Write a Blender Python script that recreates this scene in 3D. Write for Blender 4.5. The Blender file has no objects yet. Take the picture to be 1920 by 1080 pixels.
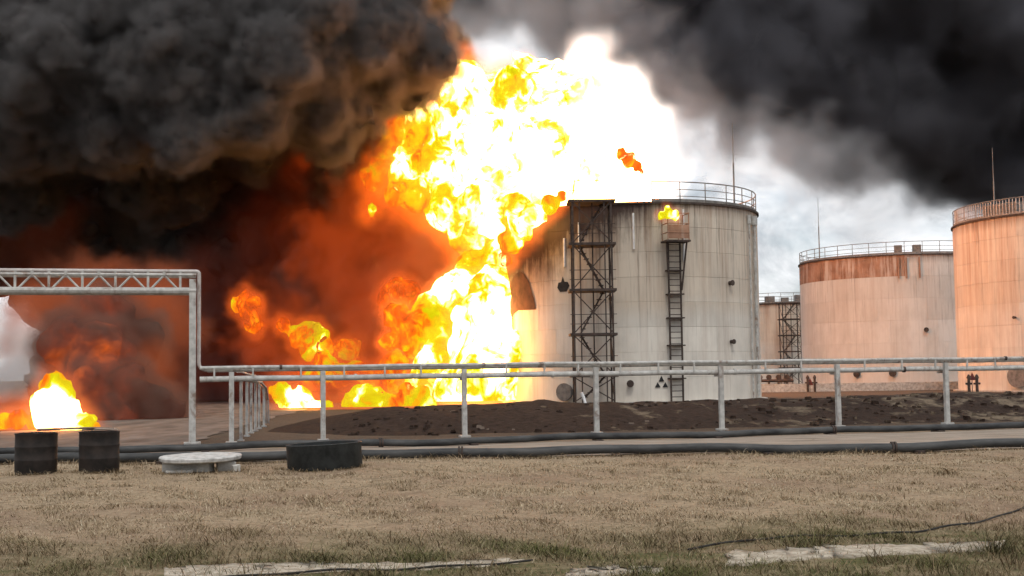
import bpy, math, random
import numpy as np
from mathutils import Vector, Matrix

# ------------------------------------------------------------------ camera, sky, sun, exposure
scene = bpy.context.scene
FPX, CAM_H = 2400.0, 1.7                      # focal length in pixels of a 1920 px wide frame
PITCH, ROLL = math.atan(160 / FPX), math.radians(0.8)
_F = np.array([0, math.cos(PITCH), math.sin(PITCH)])
_U0 = np.array([0, -math.sin(PITCH), math.cos(PITCH)])
_R0 = np.array([1.0, 0, 0])
_R = math.cos(ROLL) * _R0 - math.sin(ROLL) * _U0
_U = math.sin(ROLL) * _R0 + math.cos(ROLL) * _U0

cam_data = bpy.data.cameras.new('camera')
cam_data.sensor_width = 36.0
cam_data.lens = 36.0 * FPX / 1920
cam_data.clip_start = 0.1
cam_data.clip_end = 6000
cam = bpy.data.objects.new('camera', cam_data)
scene.collection.objects.link(cam)
m = Matrix.Identity(4)
for i in range(3):
    m[i][0] = _R[i]; m[i][1] = _U[i]; m[i][2] = -_F[i]
m[2][3] = CAM_H
cam.matrix_world = m
scene.camera = cam

SUN_EL, SUN_AZ = math.radians(60), math.radians(172)     # azimuth clockwise from +Y: behind the camera
world = bpy.data.worlds.new('World')
scene.world = world
world.use_nodes = True
wn, wl = world.node_tree.nodes, world.node_tree.links
wn.clear()
w_out = wn.new('ShaderNodeOutputWorld')
w_bg = wn.new('ShaderNodeBackground')
w_bg.inputs['Strength'].default_value = 0.10
w_sky = wn.new('ShaderNodeTexSky')
w_sky.sky_type = 'NISHITA'
w_sky.sun_disc = False
w_sky.sun_elevation = SUN_EL
w_sky.sun_rotation = SUN_AZ
w_tc = wn.new('ShaderNodeTexCoord')
w_map = wn.new('ShaderNodeMapping')
w_map.inputs['Scale'].default_value = (3.0, 3.0, 5.0)
w_n = wn.new('ShaderNodeTexNoise')
w_n.inputs['Scale'].default_value = 1.6
w_n.inputs['Detail'].default_value = 7
w_n.inputs['Roughness'].default_value = 0.55
w_n.inputs['Distortion'].default_value = 0.3
w_r = wn.new('ShaderNodeValToRGB')
w_r.color_ramp.elements[0].position = 0.32
w_r.color_ramp.elements[1].position = 0.52
w_mix = wn.new('ShaderNodeMix'); w_mix.data_type = 'RGBA'
w_n2 = wn.new('ShaderNodeTexNoise')                       # grey and white folds in the cloud
w_n2.inputs['Scale'].default_value = 3.4
w_n2.inputs['Detail'].default_value = 8
w_n2.inputs['Roughness'].default_value = 0.6
w_n2.inputs['Distortion'].default_value = 0.5
w_r2 = wn.new('ShaderNodeMapRange')
for _k, _v in (('From Min', 0.36), ('From Max', 0.58), ('To Min', 0.0), ('To Max', 1.0)): w_r2.inputs[_k].default_value = _v
w_cl = wn.new('ShaderNodeMix'); w_cl.data_type = 'RGBA'
w_cl.inputs['A'].default_value = (5.6, 5.9, 6.3, 1)
w_cl.inputs['B'].default_value = (11.8, 11.9, 12.1, 1)
wl.new(w_tc.outputs['Generated'], w_map.inputs['Vector'])
wl.new(w_map.outputs['Vector'], w_n.inputs['Vector'])
wl.new(w_n.outputs['Fac'], w_r.inputs['Fac'])
wl.new(w_map.outputs['Vector'], w_n2.inputs['Vector'])
wl.new(w_n2.outputs['Fac'], w_r2.inputs['Value'])
wl.new(w_r2.outputs['Result'], w_cl.inputs['Factor'])
wl.new(w_cl.outputs['Result'], w_mix.inputs['B'])
wl.new(w_r.outputs['Color'], w_mix.inputs['Factor'])
wl.new(w_sky.outputs['Color'], w_mix.inputs['A'])
wl.new(w_mix.outputs['Result'], w_bg.inputs['Color'])
wl.new(w_bg.outputs['Background'], w_out.inputs['Surface'])

sun_data = bpy.data.lights.new('sun', 'SUN')
sun_data.energy = 1.35
sun_data.angle = math.radians(14)
sun_data.color = (1.0, 0.95, 0.88)
sun = bpy.data.objects.new('sun', sun_data)
scene.collection.objects.link(sun)
_sd = Vector((math.sin(SUN_AZ) * math.cos(SUN_EL), math.cos(SUN_AZ) * math.cos(SUN_EL), math.sin(SUN_EL)))
sun.rotation_euler = (-_sd).to_track_quat('-Z', 'Y').to_euler()
sun.location = _sd * 300

scene.view_settings.view_transform = 'Standard'
scene.view_settings.look = 'None'
scene.view_settings.exposure = 0.0
scene.view_settings.gamma = 1.0
scene.view_settings.use_curve_mapping = False
scene.render.engine = 'CYCLES'
cy = scene.cycles
cy.use_denoising = True
cy.use_adaptive_sampling = True
cy.adaptive_threshold = 0.03
cy.max_bounces = 4
cy.diffuse_bounces = 2
cy.glossy_bounces = 2
cy.transmission_bounces = 1
cy.volume_bounces = 1
cy.volume_step_rate = 2.0
cy.volume_max_steps = 256
cy.transparent_max_bounces = 48
cy.sample_clamp_indirect = 6.0
cy.caustics_reflective = False
cy.caustics_refractive = False

# ------------------------------------------------------------------ helpers
RNG = np.random.default_rng(7)
random.seed(7)
COL = scene.collection

def ray(px, py):
    return _F + (px - 960) / FPX * _R - (py - 540) / FPX * _U

def at(px, py, Y):
    d = ray(px, py)
    return np.array([0, 0, CAM_H]) + d * (Y / d[1])

def gnd(px, py, z=0.0):
    d = ray(px, py)
    return np.array([0, 0, CAM_H]) + d * ((z - CAM_H) / d[2])

def tag(o, label=None, cat=None, group=None, kind=None):
    if label: o['label'] = label
    if cat: o['category'] = cat
    if group: o['group'] = group
    if kind: o['kind'] = kind
    return o

def empty(name, loc=(0, 0, 0), rz=0.0):
    o = bpy.data.objects.new(name, None)
    COL.objects.link(o)
    o.location = loc
    o.rotation_euler = (0, 0, rz)
    o.empty_display_size = 0.3
    return o

def link(name, me, parent=None, loc=None, rot=None):
    o = bpy.data.objects.new(name, me)
    COL.objects.link(o)
    if parent is not None: o.parent = parent
    if loc is not None: o.location = loc
    if rot is not None: o.rotation_euler = rot
    return o

def np_mesh(name, verts, faces, mat=None, smooth=False, n=4):
    """verts (N,3), faces (M,n) arrays -> mesh, fast."""
    me = bpy.data.meshes.new(name)
    verts = np.ascontiguousarray(verts, dtype=np.float32)
    faces = np.ascontiguousarray(faces, dtype=np.int32)
    me.vertices.add(len(verts)); me.vertices.foreach_set('co', verts.ravel())
    me.loops.add(faces.size); me.loops.foreach_set('vertex_index', faces.ravel())
    me.polygons.add(len(faces))
    me.polygons.foreach_set('loop_start', np.arange(0, faces.size, faces.shape[1], dtype=np.int32))
    if smooth:
        me.polygons.foreach_set('use_smooth', np.ones(len(faces), dtype=bool))
    me.update(calc_edges=True)
    if mat: me.materials.append(mat)
    return me

class MB:
    def __init__(s): s.v = []; s.f = []; s.s = []
    def add(s, v, f, smooth=False):
        b = len(s.v); s.v += [tuple(p) for p in v]; s.f += [tuple(i + b for i in q) for q in f]; s.s += [smooth] * len(f)
        return s
    def box(s, c, d, rz=0.0):
        x, y, z = (k / 2 for k in d)
        ca, sa = math.cos(rz), math.sin(rz)
        v = []
        for dz in (-z, z):
            for dx, dy in ((-x, -y), (x, -y), (x, y), (-x, y)):
                v.append((c[0] + dx * ca - dy * sa, c[1] + dx * sa + dy * ca, c[2] + dz))
        return s.add(v, [(0, 3, 2, 1), (4, 5, 6, 7), (0, 1, 5, 4), (1, 2, 6, 5), (2, 3, 7, 6), (3, 0, 4, 7)])
    def tube(s, pts, r, n=8, caps=True, closed=False):
        pts = [Vector(p) for p in pts]
        k = len(pts)
        rs = r if isinstance(r, (list, tuple)) else [r] * k
        v = []
        for i, p in enumerate(pts):
            if closed: t = pts[(i + 1) % k] - pts[i - 1]
            elif i == 0: t = pts[1] - p
            elif i == k - 1: t = p - pts[i - 1]
            else: t = (pts[i + 1] - p).normalized() + (p - pts[i - 1]).normalized()
            t.normalize()
            a = Vector((0, 0, 1)) if abs(t.z) < 0.9 else Vector((1, 0, 0))
            u = t.cross(a).normalized(); w = t.cross(u).normalized()
            for j in range(n):
                th = 2 * math.pi * j / n
                v.append(p + (u * math.cos(th) + w * math.sin(th)) * rs[i])
        f = []
        for i in range(k if closed else k - 1):
            i2 = (i + 1) % k
            for j in range(n):
                j2 = (j + 1) % n
                f.append((i * n + j, i * n + j2, i2 * n + j2, i2 * n + j))
        s.add(v, f, True)
        if caps and not closed:
            b = len(s.v) - k * n
            s.f.append(tuple(b + j for j in reversed(range(n)))); s.s.append(False)
            s.f.append(tuple(b + (k - 1) * n + j for j in range(n))); s.s.append(False)
        return s
    def lathe(s, prof, n=32, c=(0, 0, 0), wob=None):
        v = []
        for i, (r, z) in enumerate(prof):
            for j in range(n):
                th = 2 * math.pi * j / n
                rr = r * (1 + (wob(th, z) if wob else 0))
                v.append((c[0] + rr * math.cos(th), c[1] + rr * math.sin(th), c[2] + z))
        f = []
        for i in range(len(prof) - 1):
            for j in range(n):
                j2 = (j + 1) % n
                f.append((i * n + j, i * n + j2, (i + 1) * n + j2, (i + 1) * n + j))
        return s.add(v, f, True)
    def mesh(s, name, mat):
        me = bpy.data.meshes.new(name)
        me.from_pydata(s.v, [], s.f)
        me.polygons.foreach_set('use_smooth', s.s)
        if mat: me.materials.append(mat)
        me.update()
        return me
    def build(s, name, mat, parent=None, loc=None, rot=None, sharp=True):
        me = s.mesh(name, mat)
        if sharp and any(s.s):
            try: me.set_sharp_from_angle(angle=math.radians(40))
            except Exception: pass
        return link(name, me, parent, loc, rot)

# ---- node material helper
class NT:
    def __init__(s, name):
        s.m = bpy.data.materials.new(name); s.m.use_nodes = True
        s.t = s.m.node_tree; s.t.nodes.clear()
        s.out = s.t.nodes.new('ShaderNodeOutputMaterial')
    def n(s, kind, **kw):
        nd = s.t.nodes.new('ShaderNode' + kind)
        for k, v in kw.items():
            if hasattr(nd, k): setattr(nd, k, v)
            else:
                s.set(nd, k, v)
        return nd
    def set(s, nd, k, v):
        nm = k.replace('_', ' ')
        sock = nd.inputs[int(k[1:])] if k[0] == 'i' and k[1:].isdigit() else (nd.inputs.get(nm) or nd.inputs.get(k))
        if isinstance(v, bpy.types.NodeSocket): s.t.links.new(v, sock)
        elif isinstance(v, bpy.types.Node): s.t.links.new(v.outputs[0], sock)
        else: sock.default_value = v
    def math(s, op, a, b=0.0, clamp=False):
        nd = s.t.nodes.new('ShaderNodeMath'); nd.operation = op; nd.use_clamp = clamp
        for i, v in ((0, a), (1, b)):
            if isinstance(v, (bpy.types.NodeSocket, bpy.types.Node)): s.set(nd, 'i%d' % i, v)
            else: nd.inputs[i].default_value = v
        return nd.outputs[0]
    def ramp(s, fac, stops, interp='LINEAR'):
        nd = s.t.nodes.new('ShaderNodeValToRGB'); cr = nd.color_ramp; cr.interpolation = interp
        while len(cr.elements) < len(stops): cr.elements.new(0.5)
        for e, (p, c) in zip(cr.elements, stops):
            e.position = p; e.color = (c, c, c, 1) if isinstance(c, (int, float)) else (*c, 1)
        s.set(nd, 'Fac', fac)
        return nd.outputs['Color']
    def mix(s, fac, a, b, mode='MIX'):
        nd = s.t.nodes.new('ShaderNodeMix'); nd.data_type = 'RGBA'; nd.blend_type = mode
        for k, v in (('Factor', fac), ('A', a), ('B', b)):
            sock = [q for q in nd.inputs if q.name == k and q.enabled and (q.type == ('VALUE' if k == 'Factor' else 'RGBA'))][0]
            if isinstance(v, bpy.types.NodeSocket): s.t.links.new(v, sock)
            elif k == 'Factor': sock.default_value = v
            else: sock.default_value = (*v, 1) if len(v) == 3 else v
        return [q for q in nd.outputs if q.type == 'RGBA'][0]
    def noise(s, vec, scale, detail=4, rough=0.55, dist=0.0):
        nd = s.n('TexNoise', Scale=scale, Detail=detail, Roughness=rough, Distortion=dist)
        if vec is not None: s.set(nd, 'Vector', vec)
        return nd.outputs['Fac']
    def pos(s, scale=(1, 1, 1), obj=None):
        if obj is not None:
            tc = s.t.nodes.new('ShaderNodeTexCoord'); tc.object = obj; o = tc.outputs['Object']
        else:
            o = s.t.nodes.new('ShaderNodeNewGeometry').outputs['Position']
        mp = s.t.nodes.new('ShaderNodeMapping'); mp.inputs['Scale'].default_value = scale
        s.t.links.new(o, mp.inputs['Vector'])
        return mp.outputs['Vector']
    def bsdf(s, color, rough=0.8, metal=0.0, bump=None, bump_s=0.3, bump_d=0.02, spec=0.3):
        b = s.t.nodes.new('ShaderNodeBsdfPrincipled')
        if isinstance(color, bpy.types.NodeSocket): s.t.links.new(color, b.inputs['Base Color'])
        else: b.inputs['Base Color'].default_value = (*color, 1)
        if isinstance(rough, bpy.types.NodeSocket): s.t.links.new(rough, b.inputs['Roughness'])
        else: b.inputs['Roughness'].default_value = rough
        b.inputs['Metallic'].default_value = metal
        b.inputs['Specular IOR Level'].default_value = spec
        if bump is not None:
            bp = s.t.nodes.new('ShaderNodeBump'); bp.inputs['Strength'].default_value = bump_s; bp.inputs['Distance'].default_value = bump_d
            s.t.links.new(bump, bp.inputs['Height']); s.t.links.new(bp.outputs['Normal'], b.inputs['Normal'])
        s.t.links.new(b.outputs[0], s.out.inputs['Surface'])
        return s.m

def simple(name, c1, c2, scale=3.0, rough=0.7, metal=0.0, lo=0.35, hi=0.65, spec=0.3, stretch=(1, 1, 1), bump=0.0):
    t = NT(name)
    nz = t.noise(t.pos(stretch), scale, 5, 0.6)
    return t.bsdf(t.ramp(nz, [(lo, c1), (hi, c2)]), rough, metal, nz if bump else None, bump, 0.02, spec)

# ---- numeric noise and surface extraction for smoke, flames and earth
def lattice_fbm(shape, vox, scale, octaves=4, gain=0.5, seed=0, stretch=(1, 1, 1)):
    rng = np.random.default_rng(seed)
    out = np.zeros(shape, dtype=np.float32); amp = 1.0; tot = 0.0
    for o in range(octaves):
        sc = scale / (2 ** o)
        taps, dims = [], []
        for ax in range(3):
            c = np.arange(shape[ax]) * vox / (sc * stretch[ax]) + rng.uniform(0, 1)
            i = np.floor(c).astype(int); f = c - i
            w = np.stack([(1 - f) ** 3 / 6, (3 * f ** 3 - 6 * f ** 2 + 4) / 6, (-3 * f ** 3 + 3 * f ** 2 + 3 * f + 1) / 6, f ** 3 / 6]).astype(np.float32)
            taps.append((i, w)); dims.append(i.max() + 4)
        a = rng.random(dims, dtype=np.float32) * 2 - 1
        for ax in range(3):
            i, w = taps[ax]
            sh = [1, 1, 1]; sh[ax] = -1
            a = sum(np.take(a, i + k, axis=ax) * w[k].reshape(sh) for k in range(4))
        out += amp * a * 1.7; tot += amp; amp *= gain
    return out / tot

class Field:
    """signed distance grid: negative inside."""
    def __init__(s, lo, hi, vox):
        s.lo = np.array(lo, float); s.vox = vox
        s.shape = tuple(int(math.ceil((hi[i] - lo[i]) / vox)) + 1 for i in range(3))
        s.ax = [s.lo[i] + np.arange(s.shape[i]) * vox for i in range(3)]
        s.phi = np.full(s.shape, 40.0, dtype=np.float32)
    def ball(s, c, r, k=0.25, sq=(1, 1, 1)):
        pad = r * 0.6 + s.vox * 3
        sl = []
        for i in range(3):
            a = int((c[i] - r * sq[i] - pad - s.lo[i]) / s.vox); b = int((c[i] + r * sq[i] + pad - s.lo[i]) / s.vox) + 2
            a = max(a, 0); b = min(b, s.shape[i])
            if a >= b: return
            sl.append(slice(a, b))
        X = ((s.ax[0][sl[0]] - c[0]) / sq[0]) ** 2
        Yy = ((s.ax[1][sl[1]] - c[1]) / sq[1]) ** 2
        Z = ((s.ax[2][sl[2]] - c[2]) / sq[2]) ** 2
        d = (np.sqrt(X[:, None, None] + Yy[None, :, None] + Z[None, None, :]) - r).astype(np.float32)
        d *= min(sq)
        p = s.phi[tuple(sl)]
        kk = max(k * r, 1e-3)
        h = np.clip(0.5 + 0.5 * (p - d) / kk, 0, 1)
        s.phi[tuple(sl)] = np.minimum(p, p * (1 - h) + d * h - kk * h * (1 - h))
    def surface(s, iso=0.0):
        p = s.phi - iso
        p = p.copy()
        for ax in range(3):                                  # keep the surface closed at the grid's edge
            ix = [slice(None)] * 3
            for e in (0, -1):
                ix[ax] = e; p[tuple(ix)] = np.maximum(p[tuple(ix)], 0.05)
        ins = p < 0
        nx, ny, nz = p.shape
        c8 = [(i, j, k) for i in (0, 1) for j in (0, 1) for k in (0, 1)]
        cnt = np.zeros((nx - 1, ny - 1, nz - 1), dtype=np.int8)
        for i, j, k in c8:
            cnt += ins[i:nx - 1 + i, j:ny - 1 + j, k:nz - 1 + k]
        act = (cnt > 0) & (cnt < 8)
        idx = np.full(act.shape, -1, dtype=np.int32)
        cells = np.argwhere(act)
        idx[act] = np.arange(len(cells))
        acc = np.zeros((len(cells), 3)); num = np.zeros(len(cells))
        for a in c8:
            for ax in range(3):
                if a[ax] == 1: continue
                b = list(a); b[ax] = 1
                pa = p[cells[:, 0] + a[0], cells[:, 1] + a[1], cells[:, 2] + a[2]]
                pb = p[cells[:, 0] + b[0], cells[:, 1] + b[1], cells[:, 2] + b[2]]
                x = (pa < 0) != (pb < 0)
                t = np.where(x, pa / np.where(x, pa - pb, 1), 0)
                q = np.array(a, float)[None, :].repeat(len(cells), 0); q[:, ax] += t
                acc[x] += q[x]; num[x] += 1
        verts = (cells + acc / num[:, None]) * s.vox + s.lo
        quads = []
        for ax in range(3):
            o1, o2 = [(1, 2), (2, 0), (0, 1)][ax]
            sa = [slice(1, -1)] * 3; sb = [slice(1, -1)] * 3
            sa[ax] = slice(0, -1); sb[ax] = slice(1, None)
            A = ins[tuple(sa)]; B = ins[tuple(sb)]
            e = np.argwhere(A != B)
            if len(e) == 0: continue
            sgn = A[e[:, 0], e[:, 1], e[:, 2]]
            base = e.copy()
            base[:, o1] += 1; base[:, o2] += 1
            def g(d1, d2):
                q = base.copy(); q[:, o1] += d1; q[:, o2] += d2
                return idx[q[:, 0], q[:, 1], q[:, 2]]
            q = np.stack([g(-1, -1), g(0, -1), g(0, 0), g(-1, 0)], 1)
            q[~sgn] = q[~sgn][:, ::-1]
            quads.append(q)
        return verts, np.concatenate(quads)

def sample_grid(fld, arr, pts):
    q = np.clip(((pts - fld.lo) / fld.vox).round().astype(int), 0, np.array(arr.shape) - 1)
    return arr[q[:, 0], q[:, 1], q[:, 2]]

def cauliflower(macros, kids, rng, keep=None):
    """macro balls -> balls budding off their surface, generation by generation."""
    gens = [list(macros)]
    for n, ra, rb in kids:
        new = []
        for (c, r) in gens[-1]:
            for _ in range(n):
                d = rng.normal(size=3); d /= np.linalg.norm(d)
                rr = r * rng.uniform(ra, rb)
                cc = np.asarray(c) + d * (r * rng.uniform(0.82, 1.0))
                if keep is None or keep(cc, d, rr): new.append((cc, rr))
        gens.append(new)
    return [b for g in gens for b in g]

# ------------------------------------------------------------------ materials
M = {}
M['galv'] = simple('grey_paint', (0.38, 0.37, 0.35), (0.56, 0.55, 0.52), 6.0, 0.55, 0.0)
M['galv_pink'] = simple('pale_pipe_paint', (0.40, 0.36, 0.34), (0.52, 0.48, 0.46), 5.0, 0.5, 0.0)
M['dark_steel'] = simple('dark_rusty_steel', (0.035, 0.026, 0.022), (0.085, 0.06, 0.05), 4.0, 0.8)
M['black_pipe'] = simple('bitumen_coated_pipe', (0.022, 0.023, 0.024), (0.075, 0.075, 0.073), 2.0, 0.55, 0, stretch=(0.6, 2, 2))
M['drum'] = simple('dark_brown_drum_paint', (0.012, 0.010, 0.009), (0.035, 0.026, 0.022), 4.0, 0.75)
M['rubber'] = simple('black_rubber', (0.010, 0.012, 0.012), (0.032, 0.036, 0.036), 5.0, 0.6)
M['concrete'] = simple('weathered_concrete', (0.30, 0.28, 0.25), (0.52, 0.50, 0.46), 5.0, 0.9, bump=0.4)
M['white_conc'] = simple('pale_whitewashed_concrete', (0.33, 0.32, 0.30), (0.62, 0.61, 0.58), 7.0, 0.9, bump=0.5)
M['rust'] = None
M['rail'] = simple('weathered_railing_steel', (0.13, 0.12, 0.11), (0.24, 0.22, 0.20), 4.0, 0.7)
M['red'] = simple('faded_red_paint', (0.10, 0.025, 0.022), (0.18, 0.045, 0.038), 5.0, 0.6)
M['black'] = simple('black_paint', (0.015, 0.015, 0.016), (0.03, 0.03, 0.03), 5.0, 0.7)
M['white'] = simple('white_paint', (0.62, 0.61, 0.60), (0.78, 0.77, 0.76), 5.0, 0.6)
M['cable'] = simple('black_cable', (0.012, 0.011, 0.010), (0.03, 0.027, 0.024), 8.0, 0.7)

def rust_plate():
    t = NT('rusted_bare_plate')
    st = t.noise(t.pos((1, 1, 0.08)), 1.5, 6, 0.7); b = t.noise(t.pos(), 0.8, 6, 0.65)
    c = t.ramp(b, [(0.3, (0.20, 0.10, 0.06)), (0.7, (0.42, 0.24, 0.16))])
    c = t.mix(t.ramp(st, [(0.52, 0.0), (0.64, 0.7)]), c, (0.58, 0.50, 0.43))
    c = t.mix(t.ramp(st, [(0.34, 0.7), (0.44, 0.0)]), c, (0.10, 0.055, 0.035))
    return t.bsdf(c, 0.85, 0, b, 0.2, 0.02)
M['rust'] = rust_plate()
def pipe_paint(name, c1, c2):
    t = NT(name)
    a = t.noise(t.pos(), 6.0, 5, 0.6); b = t.noise(t.pos((1, 1, 0.5)), 2.3, 7, 0.72, 0.4)
    c = t.ramp(a, [(0.35, c1), (0.65, c2)])
    c = t.mix(t.ramp(b, [(0.54, 0.0), (0.66, 0.8)]), c, (0.17, 0.10, 0.065))
    return t.bsdf(c, 0.6, 0, b, 0.2, 0.01)
M['galv'] = pipe_paint('chipped_grey_paint', (0.36, 0.35, 0.33), (0.54, 0.53, 0.50))
M['galv_pink'] = pipe_paint('chipped_pale_paint', (0.40, 0.36, 0.34), (0.54, 0.50, 0.47))

def ground_material():
    t = NT('dry_lawn_soil')
    p = t.pos()
    big = t.noise(p, 0.22, 5, 0.6, 0.4)
    spots = t.noise(t.pos((0.8, 1.6, 1)), 3.6, 5, 0.7, 0.6)
    mid = t.noise(p, 1.6, 6, 0.65)
    fine = t.noise(p, 14.0, 6, 0.7)
    straw = t.ramp(fine, [(0.30, (0.17, 0.122, 0.074)), (0.5, (0.32, 0.242, 0.158)), (0.72, (0.43, 0.345, 0.24))])
    dark = t.ramp(fine, [(0.3, (0.07, 0.055, 0.035)), (0.7, (0.20, 0.15, 0.10))])
    c = t.mix(t.ramp(mid, [(0.50, 0.0), (0.72, 0.7)]), straw, dark)
    c = t.mix(t.ramp(spots, [(0.56, 0.0), (0.66, 0.75)]), c, dark)
    c = t.mix(t.ramp(big, [(0.45, 0.0), (0.62, 0.55)]), c, (0.20, 0.13, 0.09))
    green = t.ramp(fine, [(0.3, (0.045, 0.05, 0.02)), (0.7, (0.13, 0.125, 0.05))])
    sep = t.n('SeparateXYZ', Vector=t.pos())
    # the green damp strip along the near edge of the lawn
    near = t.math('ADD', sep.outputs['Y'], t.math('MULTIPLY', t.math('SUBTRACT', big, 0.5), 5.0))
    near = t.math('ADD', near, t.math('MULTIPLY', sep.outputs['X'], -0.12))
    gm = t.ramp(t.math('DIVIDE', near, 40.0), [(0.305, 1.0), (0.37, 0.0)])
    gm2 = t.math('MULTIPLY', gm, t.ramp(mid, [(0.38, 0.25), (0.6, 1.0)]))
    c = t.mix(gm2, c, green)
    soil = t.ramp(fine, [(0.3, (0.035, 0.024, 0.018)), (0.7, (0.10, 0.072, 0.055))])
    c = t.mix(t.ramp(t.math('DIVIDE', t.math('SUBTRACT', sep.outputs['Y'], t.math('MULTIPLY', sep.outputs['X'], 0.25)), 100.0), [(0.315, 0.0), (0.34, 0.85)]), c, soil)
    return t.bsdf(c, 0.95, 0, fine, 0.6, 0.03, 0.1)
M['ground'] = ground_material()

def earth_material():
    t = NT('dark_churned_earth')
    p = t.pos()
    a = t.noise(t.pos((1, 0.6, 2.0)), 0.9, 7, 0.68, 0.3)
    f = t.noise(p, 5.0, 6, 0.7)
    soil = t.ramp(f, [(0.3, (0.014, 0.009, 0.007)), (0.7, (0.055, 0.036, 0.027))])
    dry = t.ramp(f, [(0.3, (0.10, 0.075, 0.05)), (0.7, (0.24, 0.19, 0.135))])
    sep = t.n('SeparateXYZ', Vector=p)
    e = t.math('ADD', a, t.math('MULTIPLY', t.math('SUBTRACT', sep.outputs['X'], 10.0), 0.008))
    c = t.mix(t.ramp(e, [(0.53, 0.0), (0.64, 0.9)]), soil, dry)
    return t.bsdf(c, 0.95, 0, f, 0.8, 0.06, 0.1)
M['earth'] = earth_material()

def track_material():
    t = NT('pale_bare_earth')
    f = t.noise(t.pos((0.35, 2.2, 1)), 2.2, 6, 0.65)
    c = t.ramp(f, [(0.3, (0.15, 0.115, 0.085)), (0.52, (0.30, 0.245, 0.195)), (0.72, (0.44, 0.38, 0.32))])
    return t.bsdf(c, 0.95, 0, f, 0.5, 0.03, 0.1)
M['track'] = track_material()
M['road'] = simple('trodden_brown_earth', (0.09, 0.066, 0.05), (0.20, 0.155, 0.125), 1.2, 0.95, stretch=(1, 0.3, 1))

# ------------------------------------------------------------------ ground, track, embankment
def bump2(x, y):
    return (0.030 * np.sin(0.9 * x + 0.4 * y) + 0.022 * np.sin(1.7 * y - 0.6 * x + 1.3) + 0.018 * np.sin(2.3 * x + 1.1 * y + 0.5)) * np.clip((30 - np.abs(y - 12)) / 12, 0, 1) * 0.6 - 0.03

def axis(lo, hi, step, far):
    inner = np.arange(lo, hi + 1e-6, step)
    out = []
    d = step
    x = hi
    while x < far:
        d *= 1.6; x += d; out.append(min(x, far))
    x = lo; d = step; pre = []
    while x > -far:
        d *= 1.6; x -= d; pre.append(max(x, -far))
    return np.array(pre[::-1] + list(inner) + out)

gx = axis(-20, 22, 0.35, 3000); gy = axis(2, 36, 0.35, 3000)
GX, GY = np.meshgrid(gx, gy, indexing='ij')
GZ = bump2(GX, GY)
nxg, nyg = GX.shape
ii = np.arange(nxg * nyg).reshape(nxg, nyg)
gf = np.stack([ii[:-1, :-1], ii[1:, :-1], ii[1:, 1:], ii[:-1, 1:]], -1).reshape(-1, 4)
tag(link('ground', np_mesh('ground', np.stack([GX, GY, GZ], -1).reshape(-1, 3), gf, M['ground'], True)), 'dry tan lawn and open ground stretching to the tanks', kind='structure')

def sheet(name, mat, poly_a, poly_b, z, label, n=60):
    """strip between two polylines, draped just above the ground."""
    A = np.array(poly_a, float); B = np.array(poly_b, float)
    u = np.linspace(0, 1, n)
    ta = np.linspace(0, 1, len(A)); tb = np.linspace(0, 1, len(B))
    pa = np.stack([np.interp(u, ta, A[:, k]) for k in (0, 1)], -1); pb = np.stack([np.interp(u, tb, B[:, k]) for k in (0, 1)], -1)
    w = np.linspace(0, 1, 9)
    P = pa[:, None, :] * (1 - w[None, :, None]) + pb[:, None, :] * w[None, :, None]
    jit = np.random.default_rng(3).normal(0, 0.10, P.shape); jit[:, 1:-1] = 0
    P = P + jit
    Z = bump2(P[..., 0], P[..., 1]) + z
    k = np.arange(n * 9).reshape(n, 9)
    f = np.stack([k[:-1, :-1], k[1:, :-1], k[1:, 1:], k[:-1, 1:]], -1).reshape(-1, 4)
    o = link(name, np_mesh(name, np.dstack([P, Z]).reshape(-1, 3), f, mat, True))
    return tag(o, label, kind='structure')

def rack_y(x): return 33.1 + (x + 8.3) * 0.265      # line of the pipe rack
def rear_y(x): return 28.9 + (x + 11.5) * 0.25      # rear ground pipeline
def front_y(x): return 26.3 + (x + 10.2) * 0.012    # front ground pipeline

sheet('dirt_track', M['track'], [(-30, front_y(-30) + 0.2), (40, front_y(40) + 0.2)], [(-30, rear_y(-30) + 0.6), (40, rear_y(40) - 0.3)], 0.014,
      'pale bare earth track between the two black ground pipelines')
sheet('access_road', M['road'], [(-16.5, 30), (-17.5, 48), (-22, 90)], [(-8.6, 33.5), (-9.6, 46), (-12, 90)], 0.02,
      'pale earth access road passing under the pipe gantry')

def embankment():
    xs = np.arange(-8.2, 62, 0.22); v = np.linspace(0, 1, 40)
    X, V = np.meshgrid(xs, v, indexing='ij')
    f0 = 36.9 + np.clip(X, -8, 60) * 0.24 + np.clip(-3 - X, 0, 9) * 0.9         # foot of the front slope
    width = 20 + X * 0.05
    n1 = lattice_fbm((len(xs), 40, 1), 0.22, 3.0, 5, 0.55, 11)[:, :, 0]
    n2 = lattice_fbm((len(xs), 40, 1), 0.22, 0.9, 3, 0.6, 12)[:, :, 0]
    prof = np.interp(V, [0, 0.10, 0.22, 0.30, 0.45, 0.80, 1], [0, 0.35, 0.86, 1.0, 0.95, 0.55, 0])
    hgt = 0.66 + 0.006 * X
    end = np.clip((X + 8.2) / 4.2, 0, 1) ** 0.8
    Y = f0 + V * width
    Z = -0.06 + prof * hgt * end + (0.30 * n1 + 0.20 * n2) * np.clip(1.15 - X * 0.03, 0.45, 1) * np.clip(prof * 3, 0, 1) * end
    k = np.arange(X.size).reshape(X.shape)
    f = np.stack([k[:-1, :-1], k[1:, :-1], k[1:, 1:], k[:-1, 1:]], -1).reshape(-1, 4)
    o = link('embankment', np_mesh('embankment', np.stack([X, Y, Z], -1).reshape(-1, 3), f, M['earth'], True))
    tag(o, 'low dark churned earth embankment in front of the tanks', kind='structure')
embankment()

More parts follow.
